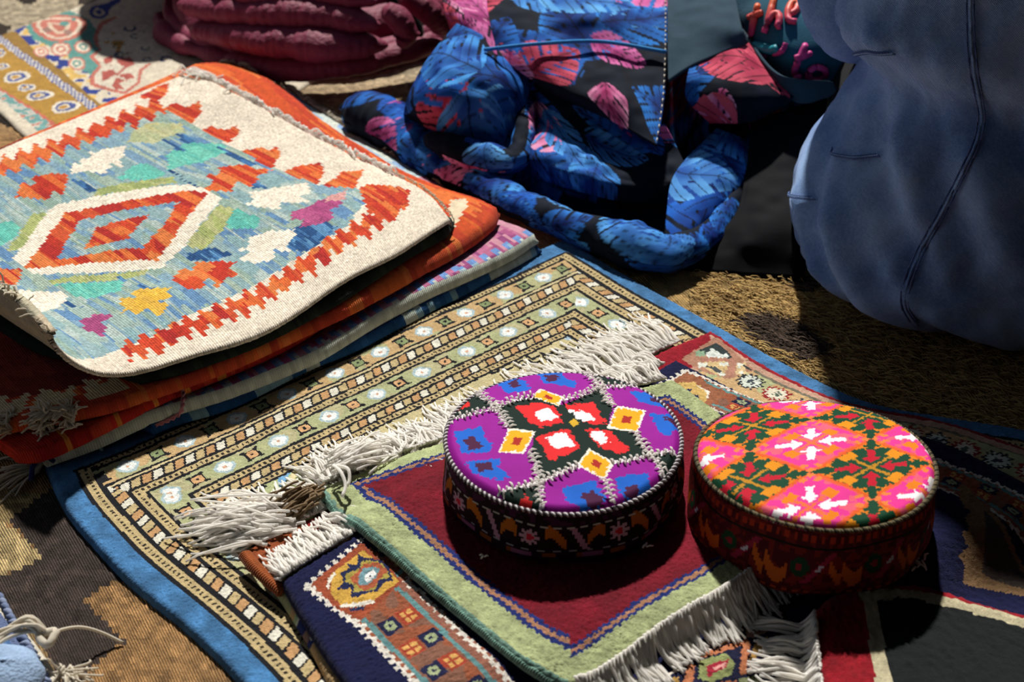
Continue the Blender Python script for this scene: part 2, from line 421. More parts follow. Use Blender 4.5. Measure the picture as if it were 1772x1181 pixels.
# ------------------------------------------------------------------ paisley rug, far left
def paint_paisley(g):
    C = flat(g, '#cfc4b0'); j = lambda pts, c: put(C, g.poly(pts), c)
    n = vnoise(g.X, g.Y, 150, 31); n2 = vnoise(g.X, g.Y, 75, 33)
    q = lambda L: [(x/5.133, y/5.133) for x, y in L]
    # border bands (run down to the right)
    band = lambda a0, a1, b0, b1: [(a0[0]-3*(a1[0]-a0[0]), a0[1]-3*(a1[1]-a0[1])), (a1[0]+3*(a1[0]-a0[0]), a1[1]+3*(a1[1]-a0[1])), (b1[0]+3*(b1[0]-b0[0]), b1[1]+3*(b1[1]-b0[1])), (b0[0]-3*(b1[0]-b0[0]), b0[1]-3*(b1[1]-b0[1]))]
    m = g.poly(band((0, 172), (50, 212), (0, 154), (78, 204))); put(C, m, '#b9b8ae'); put(C, m & (n > .55), '#6d9a97'); put(C, m & (n < .25), '#b9735f')
    j(band((0, 156), (78, 206), (0, 152), (78, 201)), '#bf6a58')
    o_ = '#a9823c'
    j(band((0, 152), (78, 201), (0, 66), (150, 178)), o_)
    m = g.poly(band((0, 74), (150, 186), (0, 58), (150, 168))); put(C, m, '#c9c3b9'); put(C, m & (np.sin(g.u*900+g.v*500) > .1), '#4c5690')
    j(band((0, 60), (150, 170), (30, 58), (162, 172)), '#93723a')
    m = g.poly(band((30, 58), (162, 172), (62, 50), (195, 165))); put(C, m, '#d0c4ae'); put(C, m & (n2 > .57), '#2f3f86'); put(C, m & (n2 < .33), '#d0ac63')
    # paisleys on the ochre band
    for cx, cy, rx, ry in [(130, 690, 120, 52), (225, 780, 85, 32), (330, 850, 125, 42), (560, 950, 130, 52), (20, 590, 60, 30), (10, 470, 36, 40)]:
        for s, c in [(1, '#d8cfbd'), (.72, '#4b568e'), (.45, '#cfc4ac'), (.26, '#b5822f')]:
            t = np.linspace(0, 2*math.pi, 16, endpoint=False)
            j(q([(cx+rx*s*math.cos(a)*(1+.25*math.cos(a)), cy+ry*s*math.sin(a)-.12*rx*s*math.cos(a)) for a in t]), c)
    # teal ground with salmon scrolls
    j(q([(240, 250), (320, 150), (620, 100), (800, 180), (870, 300), (850, 400), (900, 440), (820, 520), (880, 600), (820, 700), (760, 640), (620, 590), (600, 480), (400, 390), (300, 350)]), '#5b8f88')
    for s, c in [(1, '#bd6f60'), (.82, '#d5c3ae'), (.68, '#c07465'), (.42, '#d0b9a2'), (.25, '#b06a5c')]:
        j(q([(530+250*s*math.cos(a), 235+118*s*math.sin(a)-20*math.cos(2*a)) for a in np.linspace(0, 6.28, 18)]), c)
    for cx, cy, R_ in [(575, 212, 40), (660, 175, 22), (420, 265, 42), (600, 290, 40)]:
        j(q([(cx+R_*math.cos(a), cy+.6*R_*math.sin(a)) for a in np.linspace(0, 6.28, 9)]), '#5b8f88' if cy < 220 else '#94746a')
    for cx, cy, R_ in [(545, 440, 90), (740, 420, 80), (680, 570, 80), (370, 460, 70)]:
        for s, c in [(1, '#c1776a'), (.78, '#d9cbb6'), (.5, '#5b8f88' if cx > 600 else '#c1776a'), (.25, '#d9cbb6')]:
            j(q([(cx+R_*s*math.cos(a), cy+.75*R_*s*math.sin(a)) for a in np.linspace(0, 6.28, 12)]), c)
    for s, c in [(1, '#cdbf9f'), (.82, '#2e3e88'), (.5, '#cdbf9f'), (.28, '#2e3e88')]:
        j(q([(880+110*s*math.cos(a), 110+75*s*math.sin(a)) for a in np.linspace(0, 6.28, 14)]), c)
    j(q([(850, 60), (960, 30), (1100, -40), (1130, -10), (990, 70), (960, 120)]), '#2e3e88')
    j(q([(830, 330), (900, 200), (1030, 150), (1040, 165), (920, 230), (860, 330), (880, 400), (840, 400)]), '#bb7c4a')
    med = g.poly(q([(1040, 165), (920, 230), (868, 320), (880, 410), (910, 440), (835, 510), (905, 590), (840, 670), (835, 740), (980, 790), (1100, 815), (1210, 730), (1230, 620), (1330, 560), (1700, 500), (1900, 200), (1900, -200), (1100, -100)]))
    put(C, med, '#cdc2b0')
    out = g.poly(q([(1040, 150), (880, 210), (830, 320), (845, 410), (890, 440), (790, 510), (870, 590), (800, 670), (790, 760), (980, 815), (1110, 840), (1240, 740), (1260, 630), (1340, 575), (1300, 555), (1230, 600)])) & ~med
    put(C, out, '#b96d5f')
    for P_ in ([(900, 640), (1000, 615), (1040, 660), (900, 725)], [(1030, 520), (1160, 510), (1200, 570), (1120, 600), (1060, 580)], [(920, 530), (1000, 500), (1010, 540), (960, 570), (1000, 590), (920, 560)], [(1040, 670), (1150, 650), (1200, 690), (1120, 710)], [(985, 760), (1030, 690), (1120, 720), (1050, 740), (1100, 790), (1020, 800)], [(1020, 670), (1110, 590), (1125, 600), (1040, 680)]):
        j(q(P_), '#a9574e')
    for P_ in ([(910, 380), (980, 370), (960, 400)], [(1000, 370), (1110, 370), (1060, 470), (1030, 470), (1040, 410), (980, 400)], [(980, 290), (1040, 290), (1000, 320)]):
        j(q(P_), '#b58542')
    g2 = np.random.default_rng(5)
    for i in range(26):
        cx, cy = g2.uniform(1010, 1750), g2.uniform(100, 560); R_ = g2.uniform(18, 60); a0 = g2.uniform(0, 6)
        ring = [(cx+R_*math.cos(a), cy+.55*R_*math.sin(a)) for a in np.linspace(a0, a0+4.6, 10)]
        ring += [(cx+.6*R_*math.cos(a), cy+.33*R_*math.sin(a)) for a in np.linspace(a0+4.6, a0, 10)]
        j(q(ring), g2.choice(['#2a3564', '#34406e', '#394766', '#7a6a3c']))
    return C
r = rug_shape([(-100, 96), (0, 60), (150, 6), (520, -120)], [(-100, 96), (-10, 185), (30, 222), (160, 350)], [(520, -120), (660, 60)], [(160, 350), (400, 230), (660, 60)], .004, .0030)
rug_build('paisley_rug', r, paint_paisley, M_PILE, .004, 'cream and ochre paisley patterned rug with scalloped medallion, beyond the kilim stack', fuzz=.0002)

# ------------------------------------------------------------------ sage rug with the blue border
def paint_sage(g):
    edges(g); C = flat(g, '#a8ad7c')
    K, TAN, PEACH, WHITE, SAGE = '#17171c', '#b6a277', '#b78e62', '#d3cfc0', '#a3a67d'
    n = vnoise(g.X, g.Y, 60, 41)
    dS = np.minimum(g.dL, g.dR); sS = np.where(g.dL < g.dR, g.sL, g.sR)
    def bands(d, s, spec, m, period_off=0.):
        lo = 0.
        for hi, kind in spec:
            k = m & (d >= lo/1000) & (d < hi/1000); c = (lo+hi)/2000; wd = (hi-lo)/1000
            if kind == 'blue': put(C, k, '#41719f')
            elif kind == 'k': put(C, k, K)
            elif kind == 'tan':
                put(C, k, TAN); ph = (s*1000 % 4.7)
                put(C, k & (np.abs(d-c) < .0016) & (ph < 2.0), '#2c2620')
            elif kind == 'thin': put(C, k, '#c4b48c')
            elif kind == 'box':
                ss = s*1000+(d-c)*1000*.45; b = np.floor(ss/9.4).astype(int) % 3; ph = ss % 9.4
                for i, cc in enumerate((WHITE, TAN, PEACH)): put(C, k & (b == i), cc)
                put(C, k & (ph < 1.9), K)
            elif kind in ('sage', 'peach'):
                put(C, k, SAGE if kind == 'sage' else '#b99c70')
                put(C, k & (n > .58), '#ada782' if kind == 'sage' else '#a8a67c')
                ss = s*1000+(6 if kind == 'sage' else 14); b = np.floor(ss/25).astype(int) % 2; ph = (ss % 25-12.5)/1.2; dd = (d-c)*1000/1.2
                A_ = np.abs(ph); B_ = np.abs(dd)
                star = (A_ < 5.5) & (B_ < 5) & ((A_ < 2.2) | (B_ < 2.2) | (A_+B_ < 6.5))
                put(C, k & (b == 0) & (A_+B_ < 9.5) & (A_ < 7.5) & (B_ < 7.5), '#a3b7bd')
                put(C, k & (b == 0) & star, '#dfe2de'); put(C, k & (b == 0) & (A_ < 1.2) & (B_ < 1.2), '#c49a80')
                fl = (A_ < 6.8) & (B_ < 6.2) & ((np.abs(A_-B_) < 2.2) | (np.maximum(A_, B_) < 5.2))
                put(C, k & (b == 1) & fl, K)
                put(C, k & (b == 1) & (np.maximum(A_, B_) < 3.8) & (A_+B_ < 6.4), '#c79c70' if kind == 'sage' else '#7f8c62')
                put(C, k & (b == 1) & (np.maximum(A_, B_) < 1.1), K)
            lo = hi
        lo = 0.
        for hi, kind in spec:
            if kind == 'k': put(C, m & (d >= (lo-.45)/1000) & (d < (hi+.45)/1000), K)
            lo = hi
    side = [(19, 'blue'), (21.6, 'k'), (31, 'tan'), (34.3, 'k'), (45, 'box'), (47.2, 'k'), (56.5, 'tan'), (59, 'k'), (81, 'sage'), (84, 'k'), (92, 'tan'), (94.6, 'k'), (106, 'box'), (108, 'k'), (117, 'tan'), (119, 'k')]
    far = [(24, 'blue'), (26.4, 'k'), (32, 'tan'), (34.5, 'k'), (57, 'peach'), (58.6, 'k'), (62, 'thin'), (63.6, 'k'), (74, 'box'), (76, 'k'), (83.5, 'tan'), (85.6, 'k'), (108, 'sage'), (110.4, 'k'), (117.5, 'tan'), (119.4, 'k'), (128, 'box'), (129.6, 'k'), (136, 'tan'), (138, 'k')]
    # mitre: compare matching positions of the two sequences
    x = np.interp(dS*1000, [0, 19, 31, 34.3, 47.2, 59, 81, 84, 119, 400], [0, 24, 32, 57.5, 76, 85.6, 108, 110.4, 138, 419])
    mf = g.dF*1000 < x
    put(C, g.poly([(400, 860), (540, 790), (640, 740), (1000, 560), (1060, 640), (600, 900)]), '#b9ad84')
    j = lambda pts, c: put(C, g.poly(pts), c)
    # inner field: stepped lines and the little mihrab corner
    j([(440, 838), (466, 806), (489, 797), (515, 780), (560, 760), (610, 740), (620, 800), (480, 880)], '#a9b083')
    for i in range(8):
        x0, y0 = 500-i*9.5, 780+i*11.5
        j([(x0, y0), (x0-10, y0+4), (x0-10, y0+11), (x0-2, y0+9), (x0+4, y0+12), (x0+12, y0+4)], K)
        j([(x0-34, y0+12), (x0-42, y0+16), (x0-42, y0+22), (x0-34, y0+20), (x0-26, y0+14)], K)
    j([(517, 782), (505, 792), (495, 806), (490, 816), (482, 832), (484, 845), (493, 843), (519, 790)], '#6f9cc0')
    j([(540, 772), (528, 776), (495, 846), (503, 850), (536, 782)], '#cdbf98')
    j([(542, 776), (570, 766), (600, 755), (600, 790), (562, 806), (530, 815)], '#cfac7c')
    j([(548, 778), (556, 773), (568, 774), (570, 782), (558, 788), (548, 786)], K); j([(553, 778), (563, 777), (564, 782), (554, 784)], '#c79c70')
    for i in range(7):
        x0, y0 = 1030-i*24, 590+i*6
        j([(x0, y0), (x0-12, y0+6), (x0-24, y0), (x0-24, y0+4), (x0-12, y0+11), (x0, y0+4)], K)
        j([(x0-20, y0+14), (x0-32, y0+20), (x0-44, y0+14), (x0-44, y0+18), (x0-32, y0+25), (x0-20, y0+18)], K)
    j([(968, 582), (985, 575), (1000, 582), (985, 590)], '#9fb6c6')
    bands(dS, sS, side, ~mf); bands(g.dF, g.sF, far, mf)
    blue = (C == hx('#41719f')).all(-1); C[blue] *= (.85+.3*vnoise(g.X, g.Y, 130, 44)[blue])[:, None]
    return C
r = rug_shape([(75, 800), (170, 765), (978, 411)], [(75, 800), (92, 842), (128, 900), (208, 986), (330, 1092), (420, 1181), (640, 1440)],
              [(978, 411), (1090, 478), (1200, 539), (1400, 648), (1500, 692), (1600, 714), (1772, 742), (2060, 800)], [(640, 1440), (2060, 800)], .009, .0015)
SAGE = r
rug_build('bordered_rug', r, paint_sage, M_PILE, .009, 'sage green patterned pile rug with a plain blue border, beneath the smaller rugs', fuzz=.00028, wob=.001)
def corner_tassel(name, parent, p, n, L, dirv, mat, seed, zadd=.003, rad=.0008, spread=.35):
    g = np.random.default_rng(seed); P, R = [], []
    a0 = math.atan2(dirv[1], dirv[0])
    for i in range(n):
        a = a0+g.normal(0, spread); l = L*g.uniform(.7, 1.1); t = np.linspace(0, 1, 8)
        ang = a+g.normal(0, .35)*t; d = np.c_[np.cos(ang), np.sin(ang)]
        xy = np.asarray(p)+np.r_[[[0, 0]], np.cumsum(d[:-1]*l/7, 0)]
        z = np.maximum(hsample(xy[:, 0], xy[:, 1]), 0)+rad+np.sin(t*math.pi)*g.uniform(.001, .008)+zadd*(1-t)
        P.append(np.c_[xy, z]); R.append(np.full(8, rad))
    o = tubes(name, P, R, mat, parent); o['kind'] = 'stuff'; return o
p = at(78, 800, .01)
corner_tassel('corner_tassel', SAGE.obj, p[:2], 26, .045, (-.9, -.3), M_YARN2, 3)
M_NAVY = textile('navy_cord', color='#23285a', noise=1200)
tubes('binding_knot', [np.array([p+(.006, .004, .004), p+(0, 0, .009), p+(-.006, -.012, .004), p+(-.004, -.024, .001)]), np.array([p+(-.008, .004, .001), p+(0, -.002, .010), p+(.010, -.006, .005)])], [.0022, .002], M_NAVY, SAGE.obj, sides=6)

# ------------------------------------------------------------------ stack of kilims
WEFT = {}
def streaks(g, pal, seed, seg=(.012, .05), rows=1):
    """weft rows along u, each broken into runs of one colour"""
    r = np.random.default_rng(seed); pal = np.array([hx(c) for c in pal])
    rowid = np.arange(g.U.shape[1])//rows
    out = np.zeros(g.U.shape+(3,)); u = g.u[:, 0]
    prev = None
    for k in np.unique(rowid):
        e = np.cumsum(r.uniform(seg[0], seg[1], int(g.r.W/seg[0])+4))-r.uniform(0, seg[1])
        ids = r.integers(0, len(pal), len(e)+1)
        if prev is not None and r.random() < .55: ids, e = prev[0], prev[1]+r.normal(0, .004, len(prev[1]))
        prev = (ids, e)
        row = pal[ids[np.searchsorted(np.sort(e), u)]]
        out[:, rowid == k] = row[:, None]
    return out
ORA = ['#b03426', '#c24a2a', '#cf6434', '#cc723e', '#a42c28', '#bb4028', '#d06c38', '#c05030']
FLD = ['#839fa2', '#7291a8', '#93a7a2', '#879d92', '#7b98a8', '#a3b1ac', '#8aa2a6', '#5f82a6', '#98a99b', '#7f9ca0']
def paint_kilim(g):
    C = flat(g, '#dccfbd'); C *= (.94+.09*vnoise(g.X, g.Y, 40, 51))[..., None]
    o_ = streaks(g, ORA, 52, (.02, .09)); f_ = streaks(g, FLD, 53, (.012, .05)); nv_ = streaks(g, ['#2c517f', '#3f6a99', '#264a78', '#5683aa'], 54, (.008, .03))
    P = g.poly
    def lay(pts, A):
        m = P(pts)
        if isinstance(A, str):
            C[m] = hx(A)*(.97+.06*rng.random(m.sum()))[:, None]
        else: C[m] = A[m]
    W = '#dfd4c3'
    tq = streaks(g, ['#62b3a4', '#58a79b', '#6fbaa8', '#64ad9f'], 55); ol = streaks(g, ['#9aa366', '#a3aa6d', '#8f9a63', '#a7a977'], 56)
    tan_ = streaks(g, ['#b0b08a', '#a3a983', '#b3ae7e'], 57); mg = streaks(g, ['#a34a78', '#a8517c', '#96446f'], 58); ye = streaks(g, ['#d3a63f', '#d9b04c', '#cfa345'], 59)
    field = [(271, 173), (340, 207), (401, 242), (483, 283), (560, 313), (650, 325), (600, 400), (518, 445), (423, 500), (318, 545), (200, 605), (60, 700), (-300, 700), (-400, 420), (0, 285), (120, 240)]
    lay(field, f_)
    # boundary motifs: stepped sawtooth bands
    def saw(pts, hw, per, seed, up=1.0, dn=1.3):
        r = np.random.default_rng(seed); pts = np.array(pts, float); d = pts[-1]-pts[0]; L = np.linalg.norm(d); c = catmull(pts, int(L/per)*2+1)
        t = d/L; nrm = np.array([t[1], -t[0]]); nrm = nrm if nrm[1] < 0 else -nrm
        A = [c[i]+nrm*hw*(up*1.5 if i % 2 else .25*up)+t*0 for i in range(len(c))]; B = [c[i]-nrm*hw*(dn*1.5 if i % 2 == 0 else .25*dn) for i in range(len(c))]
        lay([tuple(a) for a in A]+[tuple(b) for b in B[::-1]], o_)
    saw([(690, 345), (640, 392), (570, 432), (500, 478), (420, 522), (320, 562), (215, 604)], 15, 26, 1)
    saw([(282, 176), (190, 210), (100, 245), (0, 278), (-160, 330)], 14, 27, 2, 1.2, .9)
    for T in ([(240, 151), (268, 135), (291, 128), (290, 149), (273, 168), (257, 159)], [(281, 180), (305, 170), (318, 178), (348, 168), (342, 188), (330, 205)], [(345, 213), (366, 206), (383, 212), (406, 204), (414, 212), (395, 236)],
              [(415, 249), (450, 241), (457, 247), (478, 238), (480, 257), (469, 281)], [(486, 284), (518, 271), (556, 264), (556, 284), (549, 309)], [(556, 312), (591, 283), (627, 278), (624, 293), (612, 320)],
              [(618, 319), (640, 312), (669, 313), (690, 320), (708, 327), (706, 342), (708, 364), (692, 360), (690, 375), (678, 394), (659, 381), (640, 372)]):
        lay(T, o_)
    # field patches
    for T in ([(288, 261), (322, 237), (386, 237), (389, 251), (352, 271), (288, 284)], [(217, 284), (244, 271), (288, 291), (257, 305), (203, 300)], [(0, 369), (14, 367), (31, 376), (23, 390), (0, 408), (-60, 420), (-50, 380)], [(391, 375), (408, 354), (449, 368), (446, 385), (391, 388)], [(91, 468), (210, 462), (207, 482), (146, 496)]):
        lay(T, tq)
    for T in ([(169, 315), (210, 308), (298, 298), (305, 308), (250, 318), (159, 327)], [(320, 412), (378, 347), (405, 354), (388, 385), (351, 419)], [(78, 462), (122, 455), (251, 448), (251, 455), (186, 462), (88, 467)], [(53, 352), (75, 352), (34, 410), (8, 416)]):
        lay(T, ol)
    lay([(230, 217), (257, 203), (312, 203), (318, 217), (281, 230), (271, 240), (220, 237)], tan_)
    for T in ([(503, 392), (564, 388), (584, 398), (557, 422), (530, 439), (500, 429)], [(318, 424), (373, 414), (400, 428), (373, 438), (325, 435)], [(120, 300), (135, 302), (165, 318), (150, 322)], [(301, 222), (318, 222), (338, 234), (320, 240)], [(275, 230), (300, 236), (322, 252), (306, 250)], [(410, 290), (430, 300), (470, 318), (440, 318)], [(200, 455), (230, 470), (270, 487), (240, 482)], [(98, 490), (140, 512), (120, 508)], [(375, 243), (410, 255), (445, 275), (425, 276), (390, 258)]):
        lay(T, nv_)
    for T in ([(149, 254), (172, 256), (178, 250), (219, 244), (213, 262), (206, 266), (210, 280), (190, 274), (183, 291), (150, 287), (120, 293), (128, 273), (142, 276), (138, 266), (160, 266)], [(422, 347), (444, 338), (428, 327), (476, 317), (530, 305), (537, 324), (517, 334), (532, 345), (485, 343), (488, 357), (450, 352)], [(413, 420), (431, 413), (428, 402), (466, 391), (505, 395), (512, 406), (497, 420), (503, 437), (477, 426), (475, 444), (446, 450), (411, 437), (433, 428)],
              [(-80, 500), (0, 492), (27, 482), (105, 480), (112, 489), (98, 509), (54, 530), (34, 545), (-80, 550)]):
        lay(T, W)
    for T in ([(50, 296), (85, 291), (115, 293), (112, 307), (105, 324), (87, 314), (80, 331), (55, 330), (23, 327), (32, 305), (62, 312)], [(378, 280), (418, 274), (436, 280), (470, 282), (440, 296), (449, 302), (432, 318), (412, 306), (400, 326), (351, 322), (366, 308), (354, 292), (381, 296)],
              [(303, 459), (316, 448), (336, 453), (334, 439), (374, 439), (411, 444), (395, 455), (411, 468), (387, 475), (380, 494), (365, 472), (354, 475), (356, 488), (334, 494), (319, 490), (299, 472)], [(-60, 448), (0, 446), (34, 445), (30, 455), (17, 476), (-60, 474)]):
        lay(T, o_)
    lay([(207, 499), (229, 501), (226, 488), (246, 483), (294, 488), (281, 497), (299, 505), (275, 512), (290, 523), (281, 536), (268, 540), (250, 523), (240, 532), (237, 536), (220, 523), (198, 533), (215, 518), (202, 514)], ye)
    for T in ([(136, 541), (163, 527), (196, 530), (176, 545), (181, 558), (176, 580), (158, 567), (145, 558)], [(505, 363), (534, 354), (554, 341), (580, 341), (595, 352), (571, 365), (576, 385), (549, 393), (519, 394), (525, 380), (505, 376)]): lay(T, mg)
    lay([(560, 345), (566, 336), (598, 323), (597, 345)], streaks(g, ['#c08a86', '#bb7f80', '#c79390'], 60))
    for k in range(9):
        x0, y0 = 288+k*7.2, 284+k*4.3; lay([(x0, y0), (x0+4, y0-1), (x0+9, y0+4), (x0+4, y0+6)], '#1f4068')
    # central diamond
    lay([(384, 337), (345, 318), (320, 312), (210, 322), (105, 335), (78, 346), (18, 429), (53, 452), (160, 450), (274, 446), (318, 413)], W)
    lay([(107, 351), (220, 338), (338, 322), (358, 330), (315, 380), (272, 432), (150, 436), (37, 443), (70, 400)], o_)
    lay([(135, 365), (220, 353), (308, 343), (286, 378), (247, 415), (170, 420), (94, 430)], f_)
    lay([(165, 381), (210, 372), (260, 364), (240, 380), (229, 394), (219, 403), (144, 414)], o_)
    return C
KIL_CURL = .34
def curl(r, U, Vv, X, Y, Zt, Zb):
    """the near-left end of the kilim rises and rolls back"""
    A = r.near[0]-r.far[0]; d = (r.right[-1]-r.right[0]); d = d/np.linalg.norm(d)
    s = Vv*r.H; s0 = r.curl0; t = np.clip(s-s0, 0, None); R_ = .052
    th = np.clip(t/R_, 0, 1.75); rest = np.maximum(t-R_*1.75, 0)
    fwd = R_*np.sin(th)+rest*np.cos(th); up = R_*(1-np.cos(th))+rest*np.sin(th)
    X = X-d[0]*(t-fwd); Y = Y-d[1]*(t-fwd)
    Zt = Zt+up; Zb = Zb+up
    X = X+d[0]*0; return X, Y, Zt, Zb
KG = 'kilims folded in the stack beyond the caps'
def layer(name, far, left, right, near, z, thick, paint, label, cell=.0042, lift=0., **k):
    r = rug_shape(far, left, right, near, z, cell)
    rug_build(name, r, paint, M_FLAT, thick, label, cat='kilim', group=KG, lift=lift, drape=8, round_=.005, fuzz=.00015, **k); return r
def paint_bluek(g):
    C = streaks(g, ['#234f82', '#2f6296', '#1d4678', '#7fa3b4', '#b9c4b8', '#234f82', '#2b5a8c'], 61, (.006, .02), 2); return C
K1 = layer('blue_kilim', [(392, 140), (640, 270), (938, 424)], [(392, 140), (-280, 372)], [(938, 424), (880, 455), (808, 494), (639, 582), (537, 626), (402, 690), (300, 722), (262, 737)], [(-280, 372), (40, 640), (262, 737)], .020, .0085, lambda g: paint_bluek(g), 'deep blue and white flat-woven kilim at the bottom of the stack')
def paint_pale(g):
    edges(g); C = streaks(g, ['#a9bfc8', '#94b3cc', '#c3ccc6', '#85a5d0', '#b3c5ca', '#ccd0c4'], 62, (.012, .04))
    saw_ = .0165+.005*np.sign(np.sin(g.sR*2*math.pi/.017))
    m = (g.dR > saw_-.006) & (g.dR < .2); C2 = streaks(g, ['#a2567e', '#b0698a', '#c08a9a', '#8f4a78', '#b87f90'], 63, (.01, .03))
    C[m] = C2[m]; m = (g.dR > .007+.003*np.sign(np.sin(g.sR*2*math.pi/.017+1))) & (g.dR < .016) & ~m
    C[m] = hx('#6c8fc6'); m = g.dR < .004; put(C, m, '#c3c8bb'); return C
K2 = layer('pale_kilim', [(392, 88), (486, 128), (586, 186), (776, 306), (932, 404)], [(392, 88), (-290, 360)], [(932, 404), (880, 436), (774, 487), (639, 556), (537, 614), (402, 668), (300, 700), (150, 748), (72, 772)], [(-290, 360), (-60, 640), (72, 772)], .031, .0105, paint_pale, 'pale blue and pink zigzag kilim, second from the bottom of the stack')
def paint_redk(g):
    C = streaks(g, ['#b52a22', '#a8261f', '#c4402a', '#b93020', '#cf7a34'], 64, (.02, .06)); return C
K3 = layer('red_kilim', [(340, 116), (440, 150), (600, 250), (840, 362)], [(340, 116), (-290, 356)], [(840, 362), (760, 420), (640, 500), (500, 590), (300, 674), (150, 736), (60, 762), (20, 757)], [(-290, 356), (-100, 640), (20, 757)], .040, .0095, paint_redk, 'bright red kilim in the middle of the stack, its folded edge showing')
def paint_rust(g):
    edges(g); C = streaks(g, ['#c4502a', '#cf622f', '#b8412a', '#d5703a', '#bf4a2c'], 65, (.02, .08))
    m = g.dR > .035
    C3 = streaks(g, ['#7d2a22', '#8c3426', '#6f241f'], 66); 
    lay_ = m & (g.sR > .32); C[lay_] = C3[lay_]
    tri = (g.sR > .3) & (g.dR > .012) & (g.dR < .03+.016*np.abs(((g.sR/.045) % 1)*2-1)); put(C, tri & (((g.sR/.045) % 1) > .18), '#cdbb98')
    put(C, g.poly([(778, 340), (806, 338), (812, 346), (780, 398), (768, 410), (776, 376)]), '#d8c7ab')
    return C
K4 = layer('rust_kilim', [(374, 82), (440, 106), (604, 216), (714, 282), (866, 348)], [(374, 82), (250, 140), (0, 240), (-290, 352)], [(866, 348), (850, 375), (772, 432), (689, 482), (571, 544), (440, 605), (330, 648), (200, 690), (120, 706), (0, 714), (-60, 712)], [(-290, 352), (-150, 600), (-60, 712)], .051, .0095, paint_rust, 'rust orange kilim with cream triangles, its corner jutting toward the printed jacket')
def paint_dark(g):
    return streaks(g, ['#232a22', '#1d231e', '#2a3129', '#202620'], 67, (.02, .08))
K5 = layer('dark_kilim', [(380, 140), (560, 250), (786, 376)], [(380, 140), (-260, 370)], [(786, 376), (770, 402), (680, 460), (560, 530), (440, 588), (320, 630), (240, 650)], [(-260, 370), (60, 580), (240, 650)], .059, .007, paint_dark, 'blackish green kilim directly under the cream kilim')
# the cream kilim on top
ZK = .066
r = rug_shape([(318, 112), (430, 165), (520, 205), (605, 242), (690, 288), (745, 335), (780, 380)][::-1], [(780, 380), (700, 438), (600, 487), (520, 537), (440, 578), (330, 612), (240, 640), (0, 722)],
              [(318, 112), (0, 233), (-360, 390)], [(0, 722), (-360, 390)], ZK, .0021)
# (edges named from the tip: "far" runs along the fringed end)
r.curl0 = .375
def curl2(r, U, Vv, X, Y, Zt, Zb):
    d = at(330, 610, ZK)[:2]-at(600, 487, ZK)[:2]; d = d/np.linalg.norm(d); p0 = at(276, 622, ZK)[:2]
    t = np.clip((X-p0[0])*d[0]+(Y-p0[1])*d[1], 0, None); R_ = .078
    th = np.clip(t/R_, 0, 1.9); rest = np.maximum(t-R_*1.9, 0)
    fwd = R_*np.sin(th)+rest*np.cos(th); up = R_*(1-np.cos(th))+rest*np.sin(th)
    X = X-d[0]*(t-fwd); Y = Y-d[1]*(t-fwd); Zt = Zt+up; Zb = Zb+up
    return X, Y, Zt, Zb
def kil_back(g, C):
    B = C*.25+hx('#b9a98f')*.75
    return B
KIL = r
rug_build('cream_kilim', r, paint_kilim, M_FLAT, .004, 'cream kilim with orange zigzags and a central diamond, topmost of the stack', cat='kilim', group=KG, fuzz=.00012, snap=(.0021, .0044, .0010), zfun=curl2, drape=8, round_=.003, back=kil_back, lift=.002)
_m = KIL.top[..., 2] < .072; stamp(KIL.top[..., 0][_m], KIL.top[..., 1][_m], KIL.top[..., 2][_m])
fe = KIL.top[int(KIL.nu*.28):-4:3, 0]
fringe('fringe', KIL.obj, fe[:, :2], (.72, .62), 120, .021, rad=.0014, spread=.7, base_z=.006, mat=M_YARN, seed=12, pile=.008, curl=.7)
fringe('fringe', KIL.obj, KIL.top[3:int(KIL.nu*.28):2, 0, :2], (.75, .55), 26, .006, rad=.0007, spread=.6, base_z=.006, mat=M_YARN2, seed=13, pile=.002)
fringe('fringe', KIL.obj, KIL.top[-26:-1, 0, :2], (.2, .9), 26, .035, rad=.0012, spread=.9, mat=M_YARN, seed=14, pile=.014, curl=.8)
def end_fringe():
    g = np.random.default_rng(15); E_ = KIL.top[::3, -1]; T = KIL.top[::3, -1]-KIL.top[::3, -4]; P, R = [], []
    for e, t in zip(E_, T):
        t = t/np.linalg.norm(t); k = 7
        for q in range(2):
            d = t+g.normal(0, .35, 3); c = e+g.normal(0, .0008, 3); L = g.uniform(.008, .022); pts = [c]
            for i in range(k-1):
                d = d+g.normal(0, .25, 3)+np.array([-.05, -.12, -.12]); d /= np.linalg.norm(d); pts.append(pts[-1]+d*L/k)
            P.append(np.array(pts)); R.append(np.linspace(.0009, .0006, k))
    o = tubes('fringe', P, R, M_YARN2, KIL.obj); o['kind'] = 'stuff'
end_fringe()
